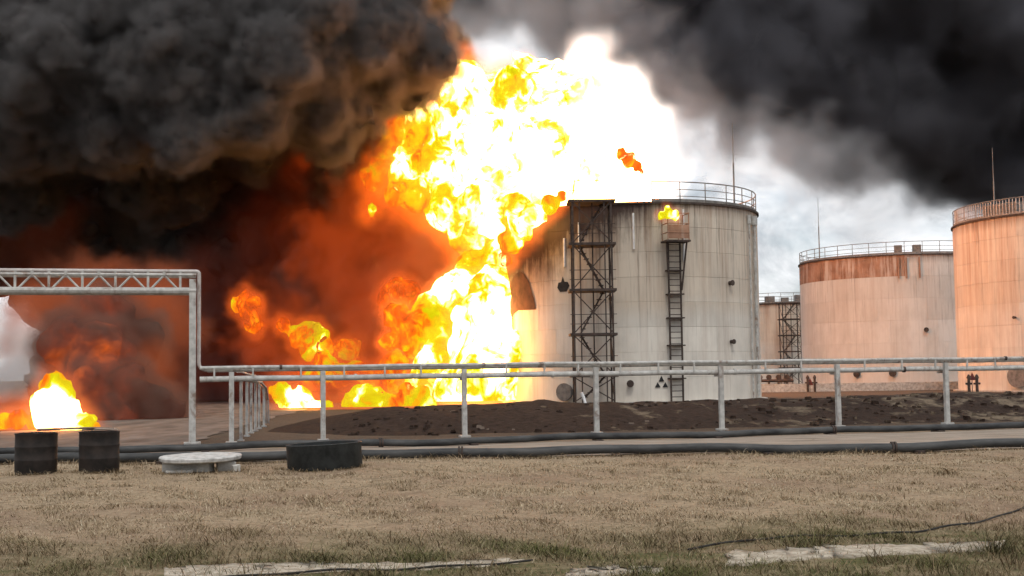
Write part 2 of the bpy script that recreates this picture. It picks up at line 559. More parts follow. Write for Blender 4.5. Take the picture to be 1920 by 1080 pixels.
# ------------------------------------------------------------------ pipe gantry, pipe racks, ground pipelines
SL = math.atan(0.265)
def rk(x, z, off=0.0):
    return (x - off * math.sin(SL), rack_y(x) + off * math.cos(SL), z)

gant = tag(empty('pipe_gantry', rk(-8.28, 0)), 'tall grey lattice pipe gantry spanning the access road at left', 'gantry')
def gbuild(mb, name, mat=M['galv']):
    o = mb.build(name, mat, gant)
    o.matrix_parent_inverse = Matrix.Translation(gant.location).inverted()
    return o
xa, xb = -18.6, -8.28
for xx in (xb, xa):
    mbp = MB().box(rk(xx, 2.1), (0.17, 0.17, 4.3), SL)
    gbuild(mbp, 'column')
    gbuild(MB().box(rk(xx, 0.02), (0.42, 0.42, 0.06), SL), 'base_plate')
zt, zb = 4.36, 3.95
def bar(x0, x1, z0, z1, r, off=0.0):
    return MB().tube([rk(x0, z0, off), rk(x1, z1, off)], r, 6)
for off in (-0.02, 0.55):
    gbuild(bar(xa, xb + 0.09, zt, zt, 0.045, off), 'top_chord')
    gbuild(MB().tube([rk(xa, zb, off), rk(xb + 0.09, zb, off)], 0.085, 8), 'bottom_chord')
step = 0.775
nseg = 12
for i in range(nseg + 1):                                   # uprights, with an inverted V between each pair
    x0 = xb - 0.30 - i * step
    gbuild(MB().box(rk(x0, (zt + zb) / 2 + 0.03, -0.02), (0.06, 0.05, zt - zb + 0.1), SL), 'upright')
    if i < nseg:
        xm = x0 - step / 2
        gbuild(bar(x0 - 0.07, xm + 0.01, zb + 0.05, zt - 0.02, 0.030, -0.02), 'diagonal')
        gbuild(bar(x0 - step + 0.07, xm - 0.01, zb + 0.05, zt - 0.02, 0.030, -0.02), 'diagonal')
        gbuild(MB().box(rk(xm, zt + 0.03, -0.02), (0.07, 0.09, 0.09), SL), 'gusset')
for i in range(7):
    x0 = xb - 0.1 - i * step * 2
    gbuild(MB().tube([rk(x0, zt, -0.02), rk(x0, zt, 0.55)], 0.025, 6), 'cross_tie')
def arc_pts(c, a, b, n=6):
    """round the corner at c between points a and b."""
    a, b, c = Vector(a), Vector(b), Vector(c)
    return [a.lerp(c, t).lerp(c.lerp(b, t), t) for t in [k / n for k in range(n + 1)]]
# pipe riding on the truss, dropping to the rack
zr_u, zr_l = 1.90, 1.655
riser = [rk(xa - 4, zt + 0.11, 0.2), rk(xb + 0.08, zt + 0.11, 0.2)] + arc_pts(rk(xb + 0.16, zt + 0.11, 0.2), rk(xb + 0.08, zt + 0.11, 0.2), rk(xb + 0.16, zt + 0.03, 0.2)) + \
        [rk(xb + 0.16, zr_u + 0.2, 0.2)] + arc_pts(rk(xb + 0.16, zr_u, 0.2), rk(xb + 0.16, zr_u + 0.2, 0.2), rk(xb + 0.36, zr_u, 0.2))
gbuild(MB().tube(riser, 0.05, 10), 'riser_pipe', M['galv_pink'])

rack = tag(empty('pipe_rack', rk(-7.33, 0)), 'long grey two-pipe rack on slender posts running along the site', 'pipe rack')
def rbuild(mb, name, mat=M['galv'], root=rack):
    o = mb.build(name, mat, root)
    o.matrix_parent_inverse = Matrix.Translation(root.location).inverted()
    return o
post_x = [-7.33, -5.05, -1.36, 2.28, 5.92, 9.5, 13.0, 16.6, 20.2, 23.8]
for xx in post_x:
    h = 1.84
    rbuild(MB().box(rk(xx, h / 2 - 0.05, -0.10), (0.125, 0.125, h + 0.1), SL), 'post')
    rbuild(MB().box(rk(xx, 0.02, -0.10), (0.28, 0.28, 0.05), SL), 'foot_plate')
xl, xr = -8.1, 26
def run(x0, x1, z, off, sag=0.012, n=60):
    return [rk(x, z + sag * math.sin(x * 1.7) + sag * 0.6 * math.sin(x * 0.63 + 1), off) for x in np.linspace(x0, x1, n)]
rbuild(MB().tube(run(xl + 0.18, xr, zr_u, 0.2, 0.006), 0.068, 10), 'upper_pipe', M['galv'])
rbuild(MB().tube(run(xl, xr, zr_u + 0.05, 0.02, 0.006), 0.05, 10), 'upper_pipe', M['galv'])
rbuild(MB().tube(run(xl, xr, zr_l, 0.02, 0.006), 0.075, 10), 'lower_pipe', M['galv'])
rbuild(MB().tube(run(xl, xr, zr_l + 0.02, 0.22, 0.006), 0.06, 10), 'lower_pipe', M['galv_pink'])
x = -7.75; k = 0
while x < 25:
    if min(abs(x - q) for q in post_x) > 0.2:
        rbuild(MB().box(rk(x, (zr_u + zr_l) / 2 + 0.01, -0.06), (0.045, 0.03, zr_u - zr_l + 0.05), SL), 'spacer', M['galv'])
    k += 1; x += [1.05, 0.95, 1.2, 1.1][k % 4]
for xx in post_x:
    rbuild(MB().box(rk(xx, zr_l - 0.10, 0.09), (0.07, 0.42, 0.06), SL), 'bracket', M['galv'])

branch = tag(empty('pipe_rack', (-7.12, 33.6, 0)), 'short grey branch rack of close-set posts running away behind the gantry', 'pipe rack')
bp = [gnd(452, 826), gnd(463, 817), gnd(471, 811), gnd(479, 807), gnd(486, 803), gnd(495, 799)]
btop = [1.60, 1.56, 1.53, 1.50, 1.46, 1.30]
for p, h in zip(bp, btop):
    rbuild(MB().box((p[0], p[1], h / 2 - 0.04), (0.075, 0.075, h + 0.08)), 'post', M['galv'], branch)
    rbuild(MB().box((p[0], p[1], 0.0), (0.16, 0.16, 0.05)), 'foot_plate', M['galv'], branch)
for dx, dz, r in ((-0.06, 0.05, 0.035), (0.07, 0.05, 0.035), (0.0, 0.24, 0.025)):
    pts = [(bp[0][0] + dx, bp[0][1] - 0.5, btop[0] + dz)] + [(p[0] + dx, p[1], h + dz * (1 if i < 5 else 0.4)) for i, (p, h) in enumerate(zip(bp, btop))]
    pts += [(bp[-1][0] + dx - 0.1, bp[-1][1] + 0.9, 0.9), (bp[-1][0] + dx - 0.12, bp[-1][1] + 1.1, 0.05)]
    rbuild(MB().tube(pts, r, 8), 'pipe', M['galv_pink'], branch)

def pipeline(fy, x0, x1, zc, r, label, joints, wob=0.03):
    o = tag(empty('pipeline', (0, fy(0), 0)), label, 'pipeline')
    pts = [(x, fy(x) + wob * math.sin(x * 0.5), zc + 0.012 * math.sin(x * 0.8) + bump2(np.array(x), np.array(fy(x))).item()) for x in np.linspace(x0, x1, 110)]
    rbuild(MB().tube(pts, r, 14), 'pipe', M['black_pipe'], o)
    dirv = Vector((1, (fy(1) - fy(0)), 0)).normalized()
    for xj in joints:
        y = fy(xj) + wob * math.sin(xj * 0.5); z = zc + 0.012 * math.sin(xj * 0.8) + bump2(np.array(xj), np.array(y)).item()
        c = Vector((xj, y, z))
        rbuild(MB().tube([c - dirv * 0.05, c - dirv * 0.012], r * 1.35, 16), 'flange', M['dark_steel'], o)
        rbuild(MB().tube([c + dirv * 0.012, c + dirv * 0.05], r * 1.35, 16), 'flange', M['dark_steel'], o)
    xs = x0 + 1.3
    while xs < x1:
        y = fy(xs) + wob * math.sin(xs * 0.5)
        rbuild(MB().box((xs, y, (zc - r) / 2 - 0.07), (0.18, 0.4, zc - r + 0.10), math.atan(fy(1) - fy(0))), 'sleeper', M['dark_steel'], o)
        xs += 3.1
    return o
pipeline(rear_y, -24, 30, 0.12, 0.085, 'rear black pipeline lying along the foot of the pipe rack', (-14.2, -3.2, 8.4, 19))
pipeline(front_y, -24, 30, 0.125, 0.095, 'front black pipeline lying at the edge of the dry lawn', (-12.6, -1.1, 7.8, 18))
# couplings and weld collars along the rack pipes
for zc_, off_, r_, x0_ in ((zr_u + 0.05, 0.02, 0.066, -6.1), (zr_l, 0.02, 0.092, -4.2)):
    xq = x0_
    while xq < 25:
        dv = Vector((math.cos(SL), math.sin(SL), 0)); cc = Vector(rk(xq, zc_, off_))
        rbuild(MB().tube([cc - dv * 0.035, cc + dv * 0.035], r_, 10), 'coupling', M['dark_steel'] if int(xq * 7) % 3 == 0 else M['galv'])
        xq += 5.3 if off_ else 4.1
# ------------------------------------------------------------------ storage tanks
def tank_material(root, name, paint=(0.60, 0.575, 0.54), rust=0.5, scorch=None, H=12.0, rc=(0.27, 0.14, 0.078), upper=0.6):
    t = NT(name)
    st = t.pos((1, 1, 0.035), root); p = t.pos((1, 1, 1), root)
    sep = t.n('SeparateXYZ', Vector=p)
    zf = t.math('DIVIDE', sep.outputs['Z'], H)
    streak = t.noise(st, 2.1, 6, 0.72)
    thin = t.noise(st, 6.5, 4, 0.7)
    blot = t.noise(t.pos((1, 1, 0.5), root), 0.7, 6, 0.65)
    info = t.n('ObjectInfo')
    tone = t.mix(t.math('MULTIPLY', info.outputs['Random'], 0.55), paint, tuple(c * 0.72 for c in paint))
    tone = t.mix(t.ramp(t.math('ADD', zf, t.math('MULTIPLY', t.math('SUBTRACT', info.outputs['Random'], 0.5), 0.10)), [(0.44, 0.0), (0.52, upper)]), tone, tuple(c * k for c, k in zip(paint, (0.80, 0.70, 0.60))))
    tone = t.mix(t.ramp(blot, [(0.42, 0.0), (0.70, 0.40)]), tone, (0.36, 0.33, 0.29))
    # run-off streaks: heaviest below the rim, thinning downwards
    top = t.ramp(zf, [(0.0, 0.22), (0.45, 0.42), (0.8, 0.78), (1.0, 1.0)])
    m1 = t.math('MULTIPLY', t.ramp(streak, [(0.46, 0.0), (0.64, 1.0)]), top)
    sparse = t.ramp(t.noise(t.pos((1, 1, 0.02), root), 0.45, 3, 0.6), [(0.40, 0.15), (0.62, 1.0)])
    top = t.math('MULTIPLY', top, sparse)
    m2 = t.math('MULTIPLY', t.ramp(thin, [(0.54, 0.0), (0.66, 1.0)]), top)
    c = t.mix(t.math('MULTIPLY', m1, rust), tone, rc)
    c = t.mix(t.math('MULTIPLY', m2, 0.66), c, (0.07, 0.045, 0.033))
    rim = t.math('MULTIPLY', t.ramp(zf, [(0.925, 0.0), (1.0, 1.0)]), t.ramp(thin, [(0.3, 0.35), (0.7, 1.0)]))
    c = t.mix(rim, c, (0.15, 0.08, 0.05))
    if scorch:
        e = t.math('ADD', t.math('MULTIPLY', sep.outputs['Z'], scorch[1]), t.math('MULTIPLY', sep.outputs['X'], scorch[0]))
        e = t.math('ADD', e, t.math('MULTIPLY', t.math('SUBTRACT', blot, 0.5), 3.5))
        e = t.math('ADD', e, t.math('MULTIPLY', t.math('SUBTRACT', thin, 0.5), 2.0))
        limb = t.math('MULTIPLY', t.math('SUBTRACT', t.math('MULTIPLY', sep.outputs['X'], -1.0), 7.05), 12.0)
        e = t.math('MAXIMUM', t.math('SUBTRACT', e, scorch[2]), limb)
        c = t.mix(t.ramp(t.math('DIVIDE', e, 5.0), [(0.0, 0.0), (0.4, 0.94)]), c, (0.032, 0.014, 0.010))
    return t.bsdf(c, 0.62, 0, thin, 0.10, 0.02, 0.25)

def ring_pts(R, a0, a1, z, n):
    return [(R * math.cos(a), R * math.sin(a), z) for a in np.linspace(a0, a1, n)]

def make_tank(cx, cy, R, H, label, courses=8, plates=10, rust=0.5, paint=(0.74, 0.69, 0.61), scorch=None, rail=(0, 2 * math.pi), rods=(), seed=0, z0=0.0, rusty=None, rail_h=1.1, rc=(0.27, 0.14, 0.078), upper=0.6):
    root = tag(empty('storage_tank', (cx, cy, z0)), label, 'storage tank')
    mat = tank_material(root, 'tank_paint', paint, rust, scorch, H, rc, upper)
    ch = H / courses
    MB().lathe([(R - 0.05, 0.0), (R - 0.05, H - 0.02)], 72).build('inner_shell', mat, root)
    rng = random.Random(seed)
    da = 2 * math.pi / plates
    def plate_mesh(lap):
        gap = 0.004 / R
        n = 8
        v, f = [], []
        angs = np.linspace(gap, da - gap, n)
        b = 0.012
        for (z, rr) in ((0.004, R - 0.04), (0.004, R + lap - 0.006), (0.004 + b, R + lap), (ch - 0.004 - b, R + lap), (ch - 0.004, R + lap - 0.006), (ch - 0.004, R - 0.04)):
            v += [(rr * math.cos(a), rr * math.sin(a), z) for a in angs]
        for i in range(5):
            for j in range(n - 1):
                f.append((i * n + j, i * n + j + 1, (i + 1) * n + j + 1, (i + 1) * n + j))
        f.append(tuple(i * n for i in range(6))); f.append(tuple(i * n + n - 1 for i in reversed(range(6))))
        mb = MB(); mb.add(v, f, True)
        me = mb.mesh('shell_plate', mat)
        me.set_sharp_from_angle(angle=math.radians(12))
        return me
    variants = [plate_mesh(0.0), plate_mesh(0.005)]
    rust_me = plate_mesh(0.004); rust_me.materials[0] = M['rust']
    for c in range(courses):
        off = (c % 2) * 0.5 * da + (0.13 * c)
        me = variants[c % 2]
        for k in range(plates):
            a = off + k * da
            if math.sin(a + da / 2) > 0.75: continue            # plates on the far side, out of every nearby view
            mm = me
            if rusty and rusty(c, (a + da / 2) % (2 * math.pi)): mm = rust_me
            link('shell_plate', mm, root, (0, 0, c * ch), (0, 0, a))
    MB().lathe([(R + 0.10, H - 0.10), (R + 0.12, H - 0.10), (R + 0.12, H + 0.02), (R - 0.05, H + 0.02)], 72).build('top_angle', M['dark_steel'], root)
    MB().lathe([(R + 0.02, H + 0.03), (R * 0.6, H + R * 0.035), (0.01, H + R * 0.075)], 72).build('roof', mat, root)
    MB().lathe([(R + 0.35, -0.25), (R + 0.35, 0.06), (R - 0.1, 0.06)], 72).build('base_ring', M['concrete'], root)
    if rail:
        a0, a1 = rail
        n = max(8, int(abs(a1 - a0) / 0.06))
        full = abs(a1 - a0) > 6.2
        railing = MB().tube(ring_pts(R - 0.05, a0, a1, H + 0.05 + rail_h, n), 0.034, 6).build('railing', M['rail'], root)
        for hz, rr in ((rail_h * 0.62, 0.022), (rail_h * 0.28, 0.022)):
            MB().tube(ring_pts(R - 0.05, a0, a1, H + 0.05 + hz, n), rr, 6).build('rail', M['rail'], railing)
        npost = int(abs(a1 - a0) * R / 1.55)
        pm = MB().tube([(0, 0, 0), (0, 0, rail_h + 0.06)], 0.03, 6).mesh('railing_post', M['rail'])
        for i in range(npost + 1):
            a = a0 + (a1 - a0) * i / npost
            link('railing_post', pm, railing, ((R - 0.05) * math.cos(a), (R - 0.05) * math.sin(a), H + 0.02))
        toe = MB()
        P0 = ring_pts(R - 0.03, a0, a1, H + 0.04, n); P1 = ring_pts(R - 0.03, a0, a1, H + 0.20, n)
        for i in range(n - 1):
            toe.add([P0[i], P0[i + 1], P1[i + 1], P1[i]], [(0, 1, 2, 3)])
        toe.build('toe_board', M['rail'], railing)
    for (a, rr, h) in rods:
        x, y = rr * math.cos(a), rr * math.sin(a)
        MB().tube([(x, y, H), (x, y, H + h * 0.55), (x, y, H + h * 0.56), (x, y, H + h)], [0.055, 0.05, 0.03, 0.018], 8).build('lightning_rod', M['rail'], root)
    return root

def on_tank(root, name, mb, mat):
    o = mb.build(name, mat, root)
    return o

def manhole(root, R, a, z, r=0.45):
    c = Vector((math.cos(a), math.sin(a), 0))
    p = c * R + Vector((0, 0, z))
    mh = on_tank(root, 'manhole', MB().tube([p - c * 0.1, p + c * 0.22], r * 0.86, 20), M['rail'])
    on_tank(mh, 'manhole_cover', MB().tube([p + c * 0.222, p + c * 0.30], r, 20), M['rail'])

def flat_mark(root, name, R, a, z, pts, mat, proud=0.04):
    """flat shape bent round the shell: pts are (across, up) in metres."""
    mb = MB(); n = len(pts)
    us = [q[0] for q in pts]
    if max(us) - min(us) > 1.2:                              # wide marks follow the curve in narrow strips
        cols = []
        for u in np.linspace(min(us) + .01, max(us) - .01, 26):
            ws = []
            for (u0, w0), (u1, w1) in zip(pts, pts[1:] + pts[:1]):
                if (u0 - u) * (u1 - u) < 0: ws.append(w0 + (w1 - w0) * (u - u0) / (u1 - u0))
            cols.append((u, min(ws), max(ws)))
        v = []
        for u, w0, w1 in cols:
            for w_ in (w0, w1): v.append(((R + proud) * math.cos(a + u / R), (R + proud) * math.sin(a + u / R), z + w_))
        mb.add(v, [(2 * i, 2 * i + 2, 2 * i + 3, 2 * i + 1) for i in range(len(cols) - 1)])
        return on_tank(root, name, mb, mat)
    v = []
    for pr in (proud - 0.02, proud):
        for (u, w) in pts:
            aa = a + u / R
            v.append(((R + pr) * math.cos(aa), (R + pr) * math.sin(aa), z + w))
    f = [tuple(range(n, 2 * n)), tuple(reversed(range(n)))] + [(i, (i + 1) % n, n + (i + 1) % n, n + i) for i in range(n)]
    mb.add(v, f)
    return on_tank(root, name, mb, mat)

M['char'] = simple('charred_bare_steel', (0.05, 0.03, 0.022), (0.12, 0.065, 0.045), 1.5, 0.85)
T1 = (7.25, 77.6, 7.6, 11.0)
T2 = (38.0, 125.0, 9.6, 12.0)
T3 = (41.6, 92.0, 9.2, 12.0)
T4 = (33.5, 158.0, 4.2, 9.7)
front = -math.pi / 2
tank1 = make_tank(*T1, 'largest pale tank with soot-scorched shoulder next to the fireball', rust=0.6, scorch=(-0.52, 1.0, 9.2), rail=(front + 0.07, front + math.pi * 1.25),
                  rods=((front + 1.35, 6.3, 5.6),), seed=1)
tank2 = make_tank(*T2, 'pinkish middle tank with bare rusty top plates and white railing', rust=0.30, upper=0.15, paint=(0.64, 0.61, 0.57), rods=((math.pi + 0.25, 8.6, 6.2),), seed=2,
                  rusty=lambda c, a: c == 5 and math.pi * 0.85 < a < math.pi * 1.42, courses=6, plates=14)
tank3 = make_tank(*T3, 'orange-lit tank cut off by the right edge with mesh-sided railing', rust=0.7, upper=0.5, rods=((math.pi + 0.12, 7.0, 5.4), (math.pi + 1.0, 8.2, 4.2)), seed=3, plates=12, rc=(0.36, 0.16, 0.08))
tank4 = make_tank(*T4, 'small distant tank between the two large tanks', rust=0.6, seed=4, plates=8, rail_h=1.2)

# tank 1: manhole, hazard sign, foam pipe, drain stubs
def ang(root_c, px, Rr, cy, cx):
    """angle on a tank whose front face shows at photo column px (found by stepping round the near side)."""
    best = None
    for a in np.linspace(math.pi, 2 * math.pi, 721):
        P = np.array([cx + Rr * math.cos(a), cy + Rr * math.sin(a), 4.0]) - np.array([0, 0, CAM_H])
        x = 960 + FPX * (P @ _R) / (P @ _F)
        if best is None or abs(x - px) < best[0]: best = (abs(x - px), a)
    return best[1]
def a1(px): return ang(None, px, T1[2], T1[1], T1[0])
def a2(px): return ang(None, px, T2[2], T2[1], T2[0])
def a3(px): return ang(None, px, T3[2], T3[1], T3[0])
manhole(tank1, T1[2], a1(1060), 0.62, 0.5)
tri = [(-0.42, -0.32), (0.42, -0.32), (0.0, 0.42)]
flat_mark(tank1, 'warning_triangle', T1[2], a1(1238), 1.13, [(-0.36, -0.3), (-0.06, -0.3), (-0.21, -0.02)], M['black'], 0.05)
flat_mark(tank1, 'warning_triangle', T1[2], a1(1238), 1.13, [(0.06, -0.3), (0.36, -0.3), (0.21, -0.02)], M['black'], 0.05)
flat_mark(tank1, 'warning_triangle', T1[2], a1(1238), 1.13, [(-0.15, 0.02), (0.15, 0.02), (0.0, 0.32)], M['black'], 0.05)
# scorched hole seen left of the stair tower, and the peeled wedge by the flames
flat_mark(tank1, 'scorch_mark', T1[2], a1(1057), 6.55, [(-0.38, -0.1), (-0.2, -0.34), (0.22, -0.34), (0.42, -0.02), (0.3, 0.2), (0.1, 0.22), (0.0, 0.5), (-0.12, 0.2), (-0.3, 0.18)], M['black'], 0.035)
flat_mark(tank1, 'peeled_patch', T1[2], a1(988), 5.3, [(-2.3, -0.3), (-0.9, 0.05), (0.95, 0.0), (0.88, 0.4), (0.66, 0.9), (0.36, 1.6), (-0.1, 2.1), (-0.6, 2.3), (-1.3, 2.2), (-2.4, 1.6)], M['char'], 0.030)
for px, zt_, ln in ((1192, 10.4, 2.0), (1090, 10.0, 1.6), (1284, 10.6, 2.9), (1062, 9.2, 1.6)):
    a = a1(px)
    c = Vector((math.cos(a), math.sin(a), 0)) * (T1[2] + 0.09)
    on_tank(tank1, 'down_pipe', MB().tube([c + Vector((0, 0, zt_ - ln)), c + Vector((0, 0, zt_))], 0.06, 8), M['white'])
for px, rr in ((1414, 0.09), (1405, 0.05)):
    a = a1(px)
    c = Vector((math.cos(a), math.sin(a), 0)) * (T1[2] + 0.16)
    fp = on_tank(tank1, 'foam_pipe', MB().tube([c + Vector((0, 0, 0.1)), c + Vector((0, 0, 10.2))], rr, 8), M['galv'])
    on_tank(fp, 'foam_chamber', MB().tube([c + Vector((0, 0, 10.1)), c + Vector((0, 0, 10.6))], rr * 2.2, 10), M['galv'])
# small fittings
for tk, TT, fn, marks in ((tank1, T1, a1, ((1148, 5.7, .14), (1180, 1.05, .2), (1370, 6.6, .16), (1370, 3.3, .14))), (tank2, T2, a2, ((1607, 1.2, .34), (1672, 1.25, .34), (1737, 5.1, .22))), (tank3, T3, a3, ((1905, 5.0, .1),))):
    for px, z, r in marks:
        a = fn(px); c = Vector((math.cos(a), math.sin(a), 0)); p = c * TT[2] + Vector((0, 0, z))
        on_tank(tk, 'nozzle', MB().tube([p - c * 0.05, p + c * 0.20, p + c * 0.202, p + c * 0.26], [r * 0.7, r * 0.7, r, r], 12), M['dark_steel'])
manhole(tank3, T3[2], a3(1908), 1.0, 0.75)
# chutes below the rim of tank 2 (dark boxes) and roof fittings
for px in (1690, 1704, 1729):
    a = a2(px); c = Vector((math.cos(a), math.sin(a), 0)) * (T2[2] + 0.15)
    on_tank(tank2, 'foam_chute', MB().box(c + Vector((0, 0, 10.75)), (0.14, 0.14, 1.9), a), M['rust'])
for px in (1690, 1727):
    a = a2(px); c = Vector((math.cos(a), math.sin(a), 0)) * (T2[2] - 0.5)
    on_tank(tank2, 'roof_hatch', MB().box(c + Vector((0, 0, 12.5)), (0.6, 0.7, 0.7), a), M['rail'])
for px in (1865, 1895):
    a = a3(px); c = Vector((math.cos(a), math.sin(a), 0)) * (T3[2] - 0.6)
    on_tank(tank3, 'roof_hatch', MB().box(c + Vector((0, 0, 12.5)), (1.0, 1.6, 0.8), a), M['rail'])
for dx, dy, s in ((-2.2, -2.6, 0.9), (-0.5, -3.2, 0.7), (1.4, -3.0, 1.0)):
    on_tank(tank4, 'roof_hatch', MB().box((dx, dy, 9.7 + s * 0.5), (s * 1.2, s, s)), M['rail'])

# mesh infill of the railing of tank 3: woven wire of real strands
mesh_mb = MB()
for i in range(90):
    a = math.pi * 0.95 + i * (math.pi * 0.8 / 90)
    p = ((T3[2] - 0.05) * math.cos(a), (T3[2] - 0.05) * math.sin(a))
    mesh_mb.tube([(p[0], p[1], 12.1), (p[0], p[1], 13.1)], 0.035, 4, False)
mesh_mb.build('railing_infill', M['galv_pink'], tank3)

# ------------------------------------------------------------------ stair towers and ladder
def stair_tower(c, rz, w, d, levels, label, mat, name='stair_tower'):
    """open steel tower: columns, landings, cross braces, flights with treads."""
    root = tag(empty(name, c, rz), label, 'stair tower')
    H = levels[-1]
    for sx in (-1, 1):
        for sy in (-1, 1):
            MB().box((sx * w * 0.5, sy * d * 0.5, H / 2), (0.10, 0.10, H)).build('column', mat, root)
        MB().box((sx * w * 0.32, -d * 0.5, H / 2), (0.065, 0.065, H)).build('column', mat, root)
    MB().box((0.02 * w, -d * 0.2, H / 2), (0.07, 0.07, H)).build('column', mat, root)
    zs = [0.0] + list(levels)
    for i in range(len(zs) - 1):
        z0, z1 = zs[i], zs[i + 1]
        land = MB().box((0, 0, z1), (w * 1.22, d * 1.12, 0.13)).build('landing', mat, root)
        for s in (-1, 1):
            MB().tube([(-s * w * 0.48, -d * 0.53, z0 + 0.12), (s * w * 0.48, -d * 0.53, z1 - 0.12)], 0.034, 6).build('brace', mat, root)
            MB().tube([(s * w * 0.5, -d * 0.5, z0 + 0.1), (s * w * 0.5, d * 0.5, z1 - 0.1)], 0.028, 6).build('brace', mat, root)
        s = 1 if i % 2 == 0 else -1
        x0, x1 = -s * w * 0.30, s * w * 0.30
        n = max(5, int((z1 - z0) / 0.3))
        fl = MB()
        for yy in (0.05 * d, 0.38 * d): fl.tube([(x0, yy, z0 + 0.1), (x1, yy, z1 - 0.05)], 0.04, 6)
        flight = fl.build('stair_flight', mat, root)
        tm = MB().box((0, 0, 0), (0.26, d * 0.33, 0.035)).mesh('tread', mat)
        for k in range(n):
            t = (k + 0.7) / n
            link('tread', tm, flight, (x0 + (x1 - x0) * t, 0.215 * d, z0 + 0.1 + (z1 - z0 - 0.15) * t))
        for hz in (0.55, 1.05):
            MB().tube([(-w * 0.6, -d * 0.55, z1 + hz), (w * 0.6, -d * 0.55, z1 + hz)], 0.02, 6).build('guard_rail', mat, land)
    return root

tw = at(1113, 700, 68.4)
stair_tower((tw[0], 68.4, 0.1), 0.0, 2.05, 1.7, (1.4, 3.6, 5.95, 8.4, 10.7), 'dark open steel stair tower against the scorched tank', M['dark_steel'])
tw4 = at(1484, 700, 151.0)
stair_tower((tw4[0], 151.0, 0), 0.0, 2.1, 1.9, (1.9, 3.8, 5.7, 7.6, 9.5), 'distant dark lattice stair tower left of the pinkish tank', M['dark_steel'])

def ladder():
    a = a1(1263)
    c = Vector((T1[0], T1[1], 0)) + Vector((math.cos(a), math.sin(a), 0)) * (T1[2] + 0.35)
    root = tag(empty('access_ladder', c, a + math.pi / 2), 'rusty caged ladder with burning platform on the scorched tank', 'ladder')
    mat = M['dark_steel']
    z1 = 8.7
    for s in (-1, 1):
        MB().box((s * 0.34, 0, z1 / 2), (0.085, 0.085, z1)).build('stile', mat, root)
        MB().tube([(s * 0.36, -0.1, z1 - 2.6), (s * 0.58, -0.45, z1)], 0.05, 6).build('strut', mat, root)
    rm = MB().tube([(-0.34, 0, 0), (0.34, 0, 0)], 0.026, 6).mesh('rung', mat)
    z = 0.3
    while z < z1:
        link('rung', rm, root, (0, 0, z)); z += 0.32
    for z in (1.3, 3.1, 4.6, 5.9, 7.2):
        MB().box((0.05, 0.14, z), (0.95, 0.38, 0.07)).build('stand_off', mat, root)
    MB().box((0, -0.3, z1 + 0.05), (1.35, 1.1, 0.10)).build('platform', mat, root)
    for sx, sy in ((-1, -1), (1, -1), (-1, 1), (1, 1), (0, -1)):
        MB().box((sx * 0.6, -0.3 + sy * 0.48, z1 + 0.85), (0.05, 0.05, 1.5)).build('guard_post', M['rust'], root)
    for hz in (0.5, 1.0, 1.55):
        MB().tube([(-0.62, 0.2, z1 + hz), (-0.62, -0.8, z1 + hz), (0.62, -0.8, z1 + hz), (0.62, 0.2, z1 + hz)], 0.03, 6).build('guard_rail', M['rust'], root)
    MB().box((0, -0.78, z1 + 0.55), (1.2, 0.03, 0.75)).build('guard_panel', M['rust'], root)
    return root
ladder_root = ladder()
# ------------------------------------------------------------------ flames and smoke
def cloud(name, pts, R, vox, mat, parent, base, nscale, thick, seed, rough=0.6, detail=5.0, lac=2.1):
    """soft drifting gas: a voxel density grid, thick near the given points and torn by fractal noise."""
    me = bpy.data.meshes.new(name); me.from_pydata([tuple(p - base) for p in pts], [], [])
    me.materials.append(mat)
    o = link(name, me, parent)
    ng = bpy.data.node_groups.new(name + '_density', 'GeometryNodeTree')
    ng.interface.new_socket('Geometry', in_out='INPUT', socket_type='NodeSocketGeometry')
    ng.interface.new_socket('Geometry', in_out='OUTPUT', socket_type='NodeSocketGeometry')
    N, L = ng.nodes.new, ng.links.new
    gi, go = N('NodeGroupInput'), N('NodeGroupOutput')
    prox = N('GeometryNodeProximity'); prox.target_element = 'POINTS'
    L(gi.outputs[0], prox.inputs[0])
    nz = N('ShaderNodeTexNoise'); nz.inputs['Scale'].default_value = 1.0 / nscale; nz.inputs['Detail'].default_value = detail; nz.inputs['Roughness'].default_value = rough
    nz.inputs['Lacunarity'].default_value = lac; nz.inputs['Distortion'].default_value = 0.4
    ps = N('GeometryNodeInputPosition'); va = N('ShaderNodeVectorMath'); va.inputs[1].default_value = (seed * 13.7, seed * 7.1, seed * 3.3)
    L(ps.outputs[0], va.inputs[0]); L(va.outputs[0], nz.inputs['Vector'])
    def mth(op, a, b, clamp=False):
        n = N('ShaderNodeMath'); n.operation = op; n.use_clamp = clamp
        for i, v in ((0, a), (1, b)):
            if isinstance(v, (int, float)): n.inputs[i].default_value = v
            else: L(v, n.inputs[i])
        return n.outputs[0]
    body = mth('SUBTRACT', 1.0, mth('DIVIDE', prox.outputs['Distance'], R))
    tear = mth('MULTIPLY', mth('SUBTRACT', nz.outputs[0], 0.5), thick)
    d = mth('MULTIPLY', mth('ADD', body, tear), 1.6, True)
    d = mth('MULTIPLY', d, d)
    vc = N('GeometryNodeVolumeCube')
    P = np.array(pts) - base
    lo, hi = P.min(0) - R * 1.5, P.max(0) + R * 1.5
    vc.inputs['Min'].default_value = lo; vc.inputs['Max'].default_value = hi
    for ax, k in enumerate(('X', 'Y', 'Z')): vc.inputs['Resolution ' + k].default_value = int((hi[ax] - lo[ax]) / vox) + 2
    L(d, vc.inputs['Density'])
    sm = N('GeometryNodeSetMaterial'); sm.inputs['Material'].default_value = mat
    L(vc.outputs[0], sm.inputs[0]); L(sm.outputs[0], go.inputs[0])
    md = o.modifiers.new('density', 'NODES'); md.node_group = ng
    o['kind'] = 'stuff'
    return o

